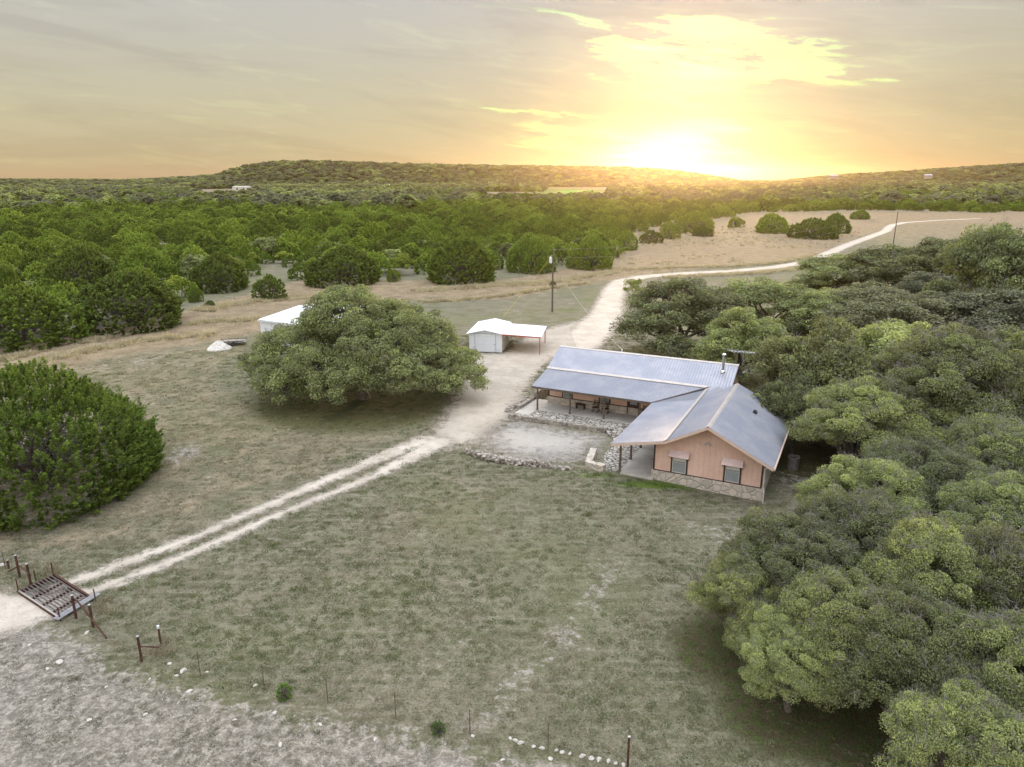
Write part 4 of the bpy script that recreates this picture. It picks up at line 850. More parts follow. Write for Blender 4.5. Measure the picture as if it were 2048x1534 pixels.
# walls
TW, BF = .12, 15.3
def wall_b(mb, b, a0, a1, z0, hf, t=.15, n=1, side=1):
    "wall on the plane b from a0 to a1, top following hf(a)"
    xs = sorted(set([a0, a1]+[k for k in (14.44, 17.15) if a0 < k < a1 and n == 1])); V = []
    for x in xs: V += [Lc(x, b, z0), Lc(x, b, hf(x)), Lc(x, b-t*side, z0), Lc(x, b-t*side, hf(x))]
    F = []
    for i in range(len(xs)-1): k = 4*i; F += [(k, k+4, k+5, k+1), (k+2, k+3, k+7, k+6), (k+1, k+5, k+7, k+3), (k, k+2, k+6, k+4)]
    k = 4*(len(xs)-1); F += [(0, 1, 3, 2), (k, k+2, k+3, k+1)]; mb.add(V, F)
m = MB(); wall_b(m, BF, 13.5, 20.55, .66, lambda a: Hw(a)-.14)
for a in np.arange(13.72, 20.5, .345):
    skip = (14.60 < a < 15.80) or (18.08 < a < 19.28)
    z0, z1 = .70, Hw(a)-.17
    if skip: m.box(Lc(a, BF+.006, (2.3+z1)/2), (.045, .03, z1-2.3))
    else: m.box(Lc(a, BF+.006, (z0+z1)/2), (.045, .03, z1-z0))
ws = m.build('gable_wall', M['pink'], house); ws['label'] = 'salmon board siding of the front gable'
m = MB(); m.box(Lc(20.49, 10.7, 1.6), (.12, 9.1, 1.9)); m.box(Lc(13.56, 9.6, 1.62), (.12, 11.3, 1.9)); m.box(Lc(8.0, 3.66, 2.0), (15.1, .12, 2.0)); m.box(Lc(.5, 0.2, 2.0), (.12, 6.8, 2.0)); m.box(Lc(8, -3.3, 1.7), (15, .12, 2.6))
for sx in (.5, 15.85):
    m.add([Lc(sx-.06, 3.6, 2.9), Lc(sx-.06, -3.3, 2.9), Lc(sx-.06, 0, 4.66), Lc(sx+.06, 3.6, 2.9), Lc(sx+.06, -3.3, 2.9), Lc(sx+.06, 0, 4.66)], [(0, 1, 2), (3, 5, 4), (0, 2, 5, 3), (1, 4, 5, 2), (0, 3, 4, 1)])
m.box(Lc(15.85, 0.2, 1.6), (.12, 6.8, 2.6))
for a in np.arange(.8, 15.5, .42):
    if not (1.65 < a < 2.95 or 5.15 < a < 6.5 or 7.8 < a < 9.1): m.box(Lc(a, 3.727, 2.0), (.03, .014, 1.95))
for b in np.arange(6.6, 15.2, .42): m.box(Lc(13.493, b, 1.7), (.014, .03, 1.9))
m.build('wall', M['pink'], house)
m = MB(); m.box(Lc(17.06, BF-.06, .16), (7.42, .34, 1.0)); m.box(Lc(20.53, 10.3, .16), (.30, 9.6, 1.0)); m.box(Lc(13.56, 10.0, .30), (.22, 10.4, .72))
m.box(Lc(8.05, 3.69, .50), (15.3, .26, .99)); m.box(Lc(.48, .2, .5), (.26, 7.0, 1.0)); m.box(Lc(15.88, .2, .4), (.26, 7.0, 1.1)); m.box(Lc(8, -3.33, .2), (15.2, .26, 1.2))
sb = m.build('stone_base', M['stone'], house, bevel=.02); sb['label'] = 'pale mortared fieldstone base under the siding'
# dark corner boards, sill boards
m = MB(); m.box(Lc(13.49, BF+.015, 1.62), (.09, .10, 1.92)); m.box(Lc(20.56, BF+.015, 1.55), (.09, .10, 1.80)); m.box(Lc(17.02, BF+.02, .685), (7.12, .09, .05))
m.box(Lc(.5, 3.75, 2.0), (.10, .09, 2.0)); m.box(Lc(8.05, 3.76, 1.02), (15.1, .08, .06)); m.box(Lc(15.87, 3.7, 1.8), (.1, .1, 2.4))
m.build('corner_trim', M['trim'], house)
def window(a0, a1, z0, z1, b, plane='b', blind=.28):
    w = a1-a0; zc = (z0+z1)/2; fr = MB()
    fr.box(Lc(a0-.055, b+.03, zc), (.10, .08, z1-z0+.02)); fr.box(Lc(a1+.055, b+.03, zc), (.10, .08, z1-z0+.02)); fr.box(Lc((a0+a1)/2, b+.03, z1+.03), (w+.2, .078, .07))
    f = fr.build('window', M['trim'], house)
    s = MB()
    for q in ((a0+.025, b+.028, zc, .05, z1-z0), (a1-.025, b+.028, zc, .05, z1-z0)): s.box(Lc(*q[:3]), (q[3], .045, q[4]))
    s.box(Lc((a0+a1)/2, b+.027, z0+.025), (w-.1, .045, .05)); s.box(Lc((a0+a1)/2, b+.027, z1-.025), (w-.1, .045, .05)); s.box(Lc((a0+a1)/2, b+.027, zc+.12), (w-.1, .04, .03))
    s.build('sash', M['winframe'], f)
    p = MB(); p.box(Lc((a0+a1)/2, b+.012, z0+(z1-z0)*.36), (w-.1, .012, (z1-z0)*.66)); p.build('pane', M['screen'], f)
    p = MB(); p.box(Lc((a0+a1)/2, b+.009, z1-(z1-z0)*.17), (w-.1, .010, (z1-z0)*.30)); p.build('blind', M['blind'], f)
window(14.75, 15.68, .73, 1.95, BF); window(18.25, 19.17, .75, 1.98, BF)
window(1.92, 2.72, 1.06, 2.1, 3.72); window(5.42, 6.24, 1.06, 2.1, 3.72)
def awning(a0, a1, zt, zb, b, out):
    V, F = corrugated(seg(Lc(a0, b+.02, zt), Lc(a1, b+.02, zt)), seg(Lc(a0-.02, b+out, zb), Lc(a1+.02, b+out, zb)), 7, .012, .02); mm = MB(); mm.add(V, F); o = mm.build('awning', M['awning'], house)
    mm = MB(); mm.bar(Lc(a1-.03, b, 1.75), Lc(a1-.03, b+out-.05, zb+.02), .03, .03); mm.bar(Lc(a0+.03, b, 1.75), Lc(a0+.03, b+out-.05, zb+.02), .03, .03); mm.build('bracket', M['dark'], o)
awning(14.55, 15.88, 2.34, 2.0, BF, .5); awning(18.05, 19.37, 2.38, 2.04, BF, .5)
# gable louvre and flood light
m = MB(); V = [Lc(16.55, BF+.03, 4.22), Lc(17.75, BF+.03, 4.22), Lc(17.15, BF+.03, 4.56)]; V += [v+Vector((0, .03, 0)) for v in V]; m.add(V, [(0, 1, 2), (3, 5, 4), (0, 3, 4, 1), (1, 4, 5, 2), (2, 5, 3, 0)]); m.build('gable_vent', M['dark'], house)
fl = empty('flood_light', Lc(17.02, BF+.02, 3.2), 0, parent=house); m = MB(); m.tube([(0, 0, 0), (0, -.06, 0)], .06, 10); m.build('mounting_plate', M['galv'], fl)
for s in (-1, 1):
    m = MB(); m.tube([(0, -.05, 0), (s*.10, -.12, .01), (s*.16, -.20, -.04), (s*.19, -.26, -.07)], [.02, .03, .05, .065], 10); m.build('lamp_head', M['winframe'], fl)
# doors
d = MB(); d.box(Lc(8.45, 3.76, 1.36), (.92, .05, 2.0)); do = d.build('door', M['darkdoor'], house); k = MB(); k.box(Lc(8.45, 3.79, 1.75), (.62, .02, .95)); k.build('pane', M['screen'], do)
k = MB(); k.tube([Lc(8.80, 3.78, 1.3), Lc(8.80, 3.84, 1.3)], .03, 8); k.build('handle', M['steel'], do)
d = MB(); d.box(Lc(7.95, 3.78, 1.40), (.10, .10, 2.08)); d.box(Lc(8.95, 3.78, 1.40), (.10, .10, 2.08)); d.box(Lc(8.45, 3.78, 2.42), (1.1, .09, .08)); d.build('door_frame', M['trim'], house)
d = MB(); d.box(Lc(13.45, 9.2, 1.15), (.05, .92, 2.0)); d.build('door', M['darkdoor'], house)
# posts, slabs
for a, b in ((.4, 6.0), (3.46, 5.95), (6.54, 5.92), (9.6, 5.92)):
    m = MB(); m.tube([Lc(a, b, .3), Lc(a, b, .55), Lc(a+.01, b, 1.5), Lc(a, b, 2.48)], [.10, .085, .08, .075], 9); m.build('porch_post', M['post'], house, smooth=False)
for a, b in ((11.12, 15.5), (11.14, 13.0), (11.12, 10.4), (11.12, 8.1)):
    m = MB(); m.tube([Lc(a, b, -.1), Lc(a, b, .3), Lc(a+.01, b, 1.5), Lc(a, b, 2.46)], [.10, .085, .08, .075], 9); m.build('porch_post', M['post'], house)
m = MB(); m.box(Lc(6.6, 4.9, .16), (13.6, 2.35, .40)); m.box(Lc(-.33, 5.4, .155), (1.35, 4.6, .40)); m.build('porch_slab', M['concrete'], house, bevel=.01)
m = MB(); m.box(Lc(12.3, 10.8, -.04), (2.45, 9.55, .34)); m.build('porch_slab', M['concrete'], house, bevel=.01)
m = MB(); m.prism([tuple(Lc(*p, 0))[:2] for p in ((.2, 6.06), (11.0, 6.06), (11.0, 7.9), (.2, 7.9), (-1.0, 8.1), (-1.0, 7.6), (0, 7.3))], -.05, .33); m.build('flagstone_patio', M['flag'], house)
m = MB(); m.prism([tuple(Lc(*p, 0))[:2] for p in ((7.6, 7.95), (11.0, 7.95), (11.08, 15.35), (9.9, 15.5), (9.0, 12.6), (9.2, 10.0), (8.6, 9.4))], -.05, .075); m.build('flagstone_patio', M['flag'], house)
m = MB(); m.prism([tuple(Lc(*p, 0))[:2] for p in ((7.45, 7.9), (9.4, 7.9), (9.4, 8.7), (7.9, 8.8))], .04, .22); m.build('step', M['flag'], house)
# gutter and downspout
m = MB(); m.box(Lc(21.36, 11.05, 2.56), (.11, 11.0, .11)); m.build('gutter', M['fascia'], house)
m = MB(); m.bar(Lc(21.36, 15.9, 2.52), Lc(20.72, 15.52, 2.15), .07, .07); m.bar(Lc(20.72, 15.52, 2.2), Lc(20.72, 15.52, .78), .08, .08); m.bar(Lc(20.72, 15.52, .82), Lc(20.80, 15.66, .55), .08, .08); m.bar(Lc(20.80, 15.66, .6), Lc(20.80, 15.66, -.22), .08, .08); m.build('downspout', M['winframe'], house)
# on the roof
ch = empty('chimney', Lc(15.2, 1.0, 4.35), 0, parent=house); m = MB(); m.tube([(0, 0, -.1), (0, 0, 1.45)], .11, 16); m.build('flue', M['steel'], ch)
m = MB(); m.tube([(0, 0, 1.42), (0, 0, 1.50), (0, 0, 1.56)], [.20, .20, .12], 16); m.build('cap', M['steel'], ch); m = MB(); m.tube([(0, 0, -.06), (0, 0, .06), (0, 0, .16)], [.26, .22, .12], 16); m.build('collar', M['steel'], ch)
m = MB(); m.box(Lc(19.06, 9.4, 3.84), (.30, .34, .10)); m.tube([Lc(19.06, 9.4, 3.88), Lc(19.06, 9.4, 4.02)], [.13, .10], 10); m.build('roof_vent', M['dark'], house)
m = MB(); m.tube([Lc(5.9, -.4, 4.6), Lc(5.9, -.4, 5.02)], .05, 8); m.build('vent_pipe', M['white'], house)

# ---- things on and around the house
ant = empty('roof_antenna', (*HP(16.55, -.4), 0), 0, 'silver television aerial on a mast above the end gable of the long roof', 'antenna')
m = MB(); m.tube([(0, 0, 3.2), (0, 0, 5.95)], .025, 6); m.tube([(.0, .0, 5.1), (.14, 0, 5.15), (.2, 0, 5.3), (.14, 0, 5.42), (0, 0, 5.4)], .012, 5); m.build('mast', M['steel'], ant)
m = MB(); m.tube([(-1.15, .35, 5.92), (1.3, -.35, 5.85)], .02, 6); m.build('boom', M['steel'], ant)
for i, t in enumerate(np.linspace(0.02, .98, 9)):
    L_ = .95-.55*t; x = -1.15+2.45*t; y = .35-.7*t; z = 5.93-.07*t+.01; m = MB(); m.tube([(x-L_*.30, y+L_*.9, z+.02), (x+L_*.30, y-L_*.9, z-.02)], .012, 5); m.build('element', M['steel'], ant)
ds = empty('satellite_dish', (*HP(16.35, -2.2), 0), 0, 'dark satellite dish fixed to the end gable of the long roof', 'satellite dish')
m = MB(); n = 16; V = []; F = []
for k, (rr, hh) in enumerate(((.02, 0), (.18, .03), (.34, .10))):
    for j in range(n): V.append((.45+hh*1.0, rr*math.cos(6.283*j/n), 3.95+rr*math.sin(6.283*j/n)))
for k in range(2):
    for j in range(n): F.append((k*n+j, k*n+(j+1) % n, (k+1)*n+(j+1) % n, (k+1)*n+j))
F.append(tuple(range(n))); m.add(V, F); m.build('reflector', M['dark'], ds); m = MB(); m.tube([(0, 0, 3.6), (.2, 0, 3.7), (.44, 0, 3.95)], .025, 6); m.tube([(.45, 0, 3.62), (.85, 0, 3.8)], .015, 5); m.tube([(.82, 0, 3.79), (.90, 0, 3.86)], .04, 8); m.build('arm', M['steel'], ds)
ac = empty('air_conditioner', (*HP(21.95, 8.9), -.15), TH, 'round-cornered grey air conditioner unit on the ground behind the right eave', 'air conditioner')
m = MB(); N_ = 24; ring = lambda r, z: [(r*math.copysign(abs(math.cos(t))**.6, math.cos(t)), r*math.copysign(abs(math.sin(t))**.6, math.sin(t)), z) for t in (2*math.pi*k/N_ for k in range(N_))]
V = ring(.40, 0)+ring(.40, .90)+ring(.40, .95)+ring(.32, .95)+ring(.31, .80); F = [(k*N_+j, k*N_+(j+1) % N_, (k+1)*N_+(j+1) % N_, (k+1)*N_+j) for k in range(4) for j in range(N_)]; F.append(tuple(range(4*N_, 5*N_))); m.add(V, F)
for z in np.arange(.1, .88, .06): V = ring(.405, z)+ring(.415, z+.02)+ring(.405, z+.03); m.add(V, [(k*N_+j, k*N_+(j+1) % N_, (k+1)*N_+(j+1) % N_, (k+1)*N_+j) for k in range(2) for j in range(N_)])
m.build('case', M['acgrey'], ac); m = MB()
for k in range(5): t = k*1.2566; m.bar((0, 0, .84), (.28*math.cos(t), .28*math.sin(t), .83), .12, .01)
m.tube([(0, 0, .81), (0, 0, .87)], .07, 10); m.build('fan', M['dark'], ac); m = MB(); m.box((0, 0, -.02), (.95, .95, .08)); m.build('pad', M['concrete'], ac)
def bench():
    e = empty('bench', (*HP(3.75, 4.15), .365), TH, 'dark low wooden bench against the stone base of the long porch', 'bench')
    m = MB(); m.box((0, 0, .42), (.92, .34, .06)); m.box((0, -.12, .36), (.8, .03, .10)); m.build('seat', M['trim'], e)
    for s in (-1, 1): m = MB(); m.box((s*.36, 0, .19), (.09, .30, .40)); m.box((s*.27, 0, .32), (.12, .05, .07)); m.build('leg', M['trim'], e)
bench()
def rocker(a, b, rz, z, label):
    e = empty('rocking_chair', (*HP(a, b), z), TH+rz, label, 'chair', 'wooden porch chairs')
    m = MB(); m.box((0, 0, .42), (.50, .46, .035)); m.build('seat', M['trim'], e)
    m = MB()
    for s in (-1, 1): m.bar((s*.22, .20, .10), (s*.22, .30, 1.05), .04, .04)
    for z_ in (.58, .70, .82, .94): m.bar((-.22, .245+(z_-.58)*.1, z_), (.22, .245+(z_-.58)*.1, z_), .012, .05)
    m.build('backrest', M['trim'], e)
    for s in (-1, 1):
        m = MB(); m.bar((s*.24, -.20, .06), (s*.24, -.20, .62), .035, .035); m.build('leg', M['trim'], e)
        m = MB(); m.bar((s*.24, -.26, .62), (s*.24, .26, .64), .06, .03); m.build('armrest', M['trim'], e)
        m = MB(); m.tube([(s*.24, -.42, .09), (s*.24, -.2, .03), (s*.24, .1, .02), (s*.24, .35, .05), (s*.24, .5, .11)], .02, 5); m.build('rocker', M['trim'], e)
rocker(5.25, 4.4, 0, .365, 'left one of two rocking chairs on the long porch'); rocker(6.15, 4.4, 0, .365, 'right one of two rocking chairs on the long porch, behind a post')
rocker(9.5, 4.2, -.3, .365, 'chair half hidden at the inner corner of the long porch, right of the dark door'); rocker(13.0, 12.2, -1.57, .13, 'chair on the wing porch against the salmon wall')

# ---- stone walls
def rubble_wall(name, pts, h, t, label, material='stone_dark', seed=1, rough=.05, z0=-.15, top=None, capm=None):
    rng = np.random.default_rng(seed); pts = [np.array(p, float) for p in pts]; L = [np.linalg.norm(b-a) for a, b in zip(pts, pts[1:])]; tot = sum(L); n = max(3, int(tot/.16)); m = MB(); rows = []; nz = 4
    for i in range(n+1):
        s = tot*i/n; k = 0
        while k < len(L)-1 and s > L[k]: s -= L[k]; k += 1
        a, b = pts[k], pts[k+1]; p = a+(b-a)*(s/L[k]); d = (b-a)/L[k]; q = np.array([-d[1], d[0]]); hh = h+rng.normal(0, rough*.5); sec = []
        for j in range(nz+1): sec.append((*(p+q*(t/2+rng.normal(0, rough*.3))), z0+(hh-z0)*j/nz))
        sec.append((*(p+rng.normal(0, rough*.3, 2)), hh+rng.normal(0, rough*.3)))
        for j in range(nz, -1, -1): sec.append((*(p-q*(t/2+rng.normal(0, rough*.3))), z0+(hh-z0)*j/nz))
        rows.append(sec)
    w = len(rows[0]); V = [v for r in rows for v in r]; F = [(i*w+j, i*w+j+1, (i+1)*w+j+1, (i+1)*w+j) for i in range(n) for j in range(w-1)]+[tuple(range(w)), tuple(range(n*w+w-1, n*w-1, -1))]
    m.add(V, F); o = m.build(name, M[material]); return tag(o, label, 'wall')
rubble_wall('stone_wall', [HP(-1.3, 8.25), HP(7.45, 8.1)], .40, .36, 'long low retaining wall in front of the porch patio, above the bare court', seed=2)
rubble_wall('stone_wall', [HP(-1.15, .3), HP(-1.12, 3.2)], .95, .34, 'taller dark stone wall at the left end of the house', seed=3); rubble_wall('stone_wall', [HP(-1.2, 3.2), HP(-1.15, 6.6)], .62, .34, 'lower stepped stone wall beside the left porch slab', seed=4)
rubble_wall('stone_wall', [HP(8.15, 12.7), HP(8.75, 15.4), HP(10.0, 15.55)], .42, .50, 'L-shaped stone wall round the lower flagstone patio', 'stone', 5); rubble_wall('stone_wall', [HP(9.3, 10.2), HP(9.9, 11.6)], .36, .40, 'short stone wall block by the patio opening', 'stone', 6)
def rock_mesh(seed, sub=2):
    bm = bmesh.new(); bmesh.ops.create_icosphere(bm, subdivisions=sub, radius=1); rg = random.Random(seed); off = [rg.uniform(-1, 1) for _ in range(12)]
    for v in bm.verts:
        c = v.co; k = 1+.22*math.sin(c.x*2.3+off[0]*6)+.16*math.sin(c.y*3.1+off[1]*6)+.14*math.sin(c.z*2.7+off[2]*6+c.x*2)+rg.uniform(-.08, .08); v.co = Vector((c.x*k, c.y*k*.8, c.z*k*.6))
    me = bpy.data.meshes.new('rock'); bm.to_mesh(me); bm.free(); me.materials.append(M['white_rock']); return me
ROCKS = [rock_mesh(i) for i in range(5)]
def stack_wall(name, pts, label, h=.5, seed=7, size=.22):
    rg = random.Random(seed); m = MB(); pts = [np.array(p) for p in pts]
    for a, b in zip(pts, pts[1:]):
        L_ = np.linalg.norm(b-a); d = (b-a)/L_; q = np.array([-d[1], d[0]]); z = .05
        while z < h:
            s = 0
            while s < L_:
                sz = size*rg.uniform(.6, 1.5); p = a+d*(s+sz*.5)+q*rg.uniform(-.16, .16); me = ROCKS[rg.randrange(5)]; an = rg.uniform(0, 6.28); ca, sa = math.cos(an), math.sin(an); kx, ky, kz = sz*.62, sz*.62, rg.uniform(.09, .15)*1.5
                if z < h*rg.uniform(.65, 1.1): m.add([(p[0]+(v.co.x*ca-v.co.y*sa)*kx, p[1]+(v.co.x*sa+v.co.y*ca)*ky, z+v.co.z*kz) for v in me.vertices], [tuple(f.vertices) for f in me.polygons])
                s += sz*.85
            z += .13
    o = m.build(name, M['dark_rock']); return tag(o, label, 'wall')
stack_wall('dry_stone_wall', [HP(-.6, 16.75), HP(.5, 17.25), HP(1.6, 17.5), HP(3.0, 17.45), HP(4.9, 17.1), HP(6.3, 16.75)], 'curved dry-stacked stone wall along the lawn edge below the bare court', .52)
stack_wall('rubble_edge', [HP(6.2, 16.8), HP(7.9, 16.45)], 'low scattered end of the dry-stacked wall nearest the porch', .2, 9)
stack_wall('rubble_edge', [HP(-1.9, 2.2), HP(-2.1, 4.5), HP(-2.2, 6.8)], 'rough bank of loose stones left of the stepped porch wall', .32, 11)
# loose pale stones: a row along the fence foot, and strays
rg = random.Random(3)
row = [(1020, 1478), (1030, 1482), (1043, 1487), (1068, 1494), (1083, 1497), (1112, 1502), (1125, 1506), (1140, 1509), (1166, 1513), (1184, 1518), (1197, 1521), (1216, 1524), (1232, 1528), (1246, 1531)]
for px, py in row:
    g_ = G(px, py); o = link('stone', ROCKS[rg.randrange(5)], None, (g_[0], g_[1], .03), rg.uniform(0, 6)); s = rg.uniform(.07, .125); o.scale = (s, s, s*.9); tag(o, 'pale stone set in the row along the foot of the wire fence', 'stone', 'stones in a row at the fence foot')
for px, py, s in [(365, 1343, .17), (340, 1328, .10), (352, 1352, .09), (413, 1345, .07), (175, 1265, .12), (550, 1425, .09), (96, 1338, .10), (510, 1372, .09), (945, 1473, .08), (1100, 1518, .09), (2, 1131, .18), (118, 1325, .16), (300, 1358, .06), (1005, 1520, .08), (380, 1383, .12), (640, 1450, .08), (60, 1290, .09), (212, 1375, .08), (470, 1440, .07), (750, 1480, .09), (290, 1430, .09), (180, 1440, .1), (90, 1400, .07), (560, 1490, .1)]:
    g_ = G(px, py); o = link('stone', ROCKS[rg.randrange(5)], None, (g_[0], g_[1], .02), rg.uniform(0, 6)); o.scale = (s, s, s*.7); tag(o, 'loose pale stone lying by itself on the pasture near the wire fence', 'stone', 'loose stones on the pasture')

# ------------------------------------------------------------------ white shed with carport
SH = empty('shed', (-5.1, 82.5, 0), -.147, 'small white metal garage with roller door and open carport on red posts', 'garage')
w, dp, he, ha = 3.95, 6.9, 2.35, 2.78
m = MB(); m.box((w/2, .03, 1.1), (w, .06, 2.2)); m.add([(0, 0, 2.2), (w, 0, 2.2), (w, 0, he-.04), (w/2, 0, ha-.05), (0, 0, he-.04), (0, .06, 2.2), (w, .06, 2.2), (w, .06, he-.04), (w/2, .06, ha-.05), (0, .06, he-.04)], [(0, 1, 2, 3, 4), (5, 9, 8, 7, 6), (2, 7, 8, 3), (3, 8, 9, 4), (0, 4, 9, 5), (1, 6, 7, 2)]); m.box((w/2, dp, 1.15), (w, .06, 2.4)); m.box((.03, dp/2, 1.13), (.06, dp-.06, 2.42))

for x in (.15, .40, 3.45, 3.70): m.box((x, -.006, 1.1), (.035, .012, 2.2))
m.build('wall', M['white'], SH)
m = MB(); m.box((w-.03, dp/2, 1.05), (.06, dp-.08, 2.55))
for y in np.arange(.3, dp, .3): m.box((w+.006, y, 1.05), (.012, .03, 2.5))
o = m.build('side_wall', M['cream'], SH); o['label'] = 'cream ribbed side wall under the carport'
def flatpanel(mb_, pts, th=.05):
    V = [Vector(p) for p in pts]; n = (V[1]-V[0]).cross(V[3]-V[0]).normalized(); n = n if n.z > 0 else -n; V += [v-n*th for v in V]; mb_.add(V, [(0, 1, 2, 3), (4, 7, 6, 5), (0, 4, 5, 1), (1, 5, 6, 2), (2, 6, 7, 3), (3, 7, 4, 0)])
m = MB()
for x0, z0_, x1, z1_ in ((-.3, he-.06, w/2, ha), (w/2, ha, w+.12, he-.02)):
    V, F = corrugated(lambda t: (x1 if x1 == w/2 else x0, -.3+t*(dp+.5), ha), lambda t: (x0 if x1 == w/2 else x1, -.3+t*(dp+.5), z0_ if x1 == w/2 else z1_), 24, .05, .012); m.add(V, F)
m.build('roof', M['white'], SH)
m = MB(); V, F = corrugated(lambda t: (w+.14, -.25+t*(dp-.5), he+.0), lambda t: (w+4.75, -.25+t*(dp-.5), 2.12), 22, .03, .012); m.add(V, F); m.build('carport_roof', M['white'], SH)
m = MB(); m.bar((w+.1, -.22, he-.12), (w+4.7, -.22, 2.03), .05, .13); m.build('beam', M['redpaint'], SH); m = MB(); m.bar((w+.1, dp-.8, he-.12), (w+4.7, dp-.8, 2.03), .05, .13); m.build('beam', M['redpaint'], SH)
for y in (-.2, dp-.85): m = MB(); m.box((w+4.55, y, .78), (.10, .10, 2.45)); m.build('post', M['redpaint'], SH)
dr = MB()
for k in range(9): dr.box((1.95, -.012+.006*(k % 2), .17+.235*k), (2.45, .03, .225))
dr = dr.build('roller_door', M['white'], SH, bevel=.008); m = MB(); m.box((3.05, -.05, 1.0), (.10, .05, .06)); m.build('handle', M['dark'], dr)
m = MB(); m.box((.69, -.015, 1.15), (.05, .04, 2.25)); m.box((3.21, -.015, 1.15), (.05, .04, 2.25)); m.box((1.95, -.015, 2.29), (2.55, .04, .05)); m.build('door_frame', M['galv'], SH)
m = MB(); m.box((w/2, -.01, -.02), (w-.02, .07, .12)); m.build('sill', M['dark'], SH); m = MB(); m.tube([(w+.02, 3.4, 1.8), (w+.05, 3.5, 1.2), (w+.3, 3.9, .3)], .02, 5); m.box((w+.04, 3.4, 1.75), (.06, .15, .3)); m.build('power_inlet', M['dark'], SH)
# big white metal building behind the oak
WB = empty('metal_building', (-31.71, 86.73, 0), -.507, 'long white metal building mostly hidden behind the huge oak', 'metal building')
wl, wd2 = 13.5, 14.0; m = MB(); m.box((wl/2, .2, 1.5), (wl-.4, .08, 3.0)); m.box((wl/2, wd2-.2, 1.5), (wl-.4, .08, 3.0))
for x in (.25, wl-.25): m.add([(x-.04, .24, 0), (x-.04, wd2-.24, 0), (x-.04, wd2-.24, 3.05), (x-.04, wd2/2, 3.78), (x-.04, .24, 3.05), (x+.04, .24, 0), (x+.04, wd2-.24, 0), (x+.04, wd2-.24, 3.05), (x+.04, wd2/2, 3.78), (x+.04, .24, 3.05)], [(0, 1, 2, 3, 4), (5, 9, 8, 7, 6), (0, 5, 6, 1), (1, 6, 7, 2), (2, 7, 8, 3), (3, 8, 9, 4), (4, 9, 5, 0)])
m.build('wall', M['white'], WB); m = MB(); V, F = corrugated(lambda t: (t*wl, wd2/2, 3.9), lambda t: (t*wl, 0, 3.2), 58, .08, .015); m.add(V, F); V, F = corrugated(lambda t: (t*wl, wd2/2, 3.9), lambda t: (t*wl, wd2, 3.2), 58, .08, .015); m.add(V, F); m.build('roof', M['white'], WB)
m = MB(); m.box((4.2, .15, 1.4), (3.0, .04, 2.7)); m.build('door', M['galv'], WB); m = MB(); m.box((wl/2, -.01, 3.08), (wl, .10, .14)); m.build('gutter', M['white'], WB)

# ------------------------------------------------------------------ cattle guard and fences
def pz(px, py, yt):
    g_ = G(px, py); lo, hi = 0, 15
    for _ in range(30):
        mid = (lo+hi)/2
        if P((g_[0], g_[1], mid))[1] > yt: lo = mid
        else: hi = mid
    return g_[0], g_[1], lo
cg = empty('cattle_guard', (*GUARD[0], 0), 0, 'rusty pipe cattle guard across the drive, dry weeds growing through', 'cattle guard')
q = [Vector((p[0]-GUARD[0][0], p[1]-GUARD[0][1], .07)) for p in GUARD]
m = MB()
for a, b in ((q[0], q[1]), (q[1], q[2]), (q[2], q[3]), (q[3], q[0])): m.bar(a, b, .10, .22)
m.build('frame', M['rust'], cg)
for k in range(1, 10):
    t = k/10; a = q[0].lerp(q[1], t); b = q[3].lerp(q[2], t); m = MB(); m.tube([a+Vector((0, 0, .10)), b+Vector((0, 0, .10))], .033, 8); m.build('rail', M['rustgrey'], cg)
m = MB(); m.tube([q[0]+Vector((0, 0, .1)), q[3]+Vector((0, 0, .1))], .05, 8); m.build('rail', M['steel'], cg)
for t in (.28, .55, .82): a = q[0].lerp(q[3], t); b = q[1].lerp(q[2], t); m = MB(); m.bar(a-Vector((0, 0, .02)), b-Vector((0, 0, .02)), .09, .12); m.build('cross_beam', M['rust'], cg)
m = MB(); cq = (q[0]+q[1]+q[2]+q[3])/4; m.prism([tuple(cq.lerp(p, .93))[:2] for p in q], -.75, -.42); m.build('pit_shade', M['dark'], cg)  # near-black slab gives the pit its shade by colour
dd = (q[2]-q[3]).normalized(); nn = Vector((dd.y, -dd.x, 0)); m = MB(); L_ = (q[2]-q[3]).length+.5; o_ = q[3]-dd*.2+Vector((0, 0, .13))
for s in (0, .30): m.bar(o_+nn*s, o_+nn*s+dd*L_, .03, .05)
for k in range(34): p = o_+dd*(L_*k/33); m.bar(p, p+nn*.30, .035, .02)
m.build('grating', M['galv'], cg)
m = MB()
for (px, py, yt, r_) in ((107.7, 1153.5, 1125, .03), (73.5, 1169, 1140, .03), (38, 1187, 1157, .03), (191.8, 1204, 1178, .03), (120.5, 1241, 1215, .03)):
    x, y, h = pz(px, py, yt); m.tube([(x-GUARD[0][0], y-GUARD[0][1], 0), (x-GUARD[0][0], y-GUARD[0][1], h)], r_, 8)
m.build('marker_post', M['rust'], cg)
gs = [tuft(31, 44, .45, .26, .009, GM_tan, .5)]; ww = []
for k in range(34): t1, t2 = rng.uniform(.25, .75), rng.uniform(.1, .9); a = np.array(GUARD[0])*(1-t1)+np.array(GUARD[1])*t1; b = np.array(GUARD[3])*(1-t1)+np.array(GUARD[2])*t1; ww.append(a*(1-t2)+b*t2)
ww += [G(px, py)[:2]+rng.normal(0, .3, 2) for px, py in [(100, 1150), (80, 1160), (92, 1155), (200, 1215), (195, 1222), (205, 1208), (212, 1225), (188, 1228), (325, 1298), (332, 1290), (318, 1302), (300, 1312), (335, 1300), (30, 1180)] for _ in range(2)]
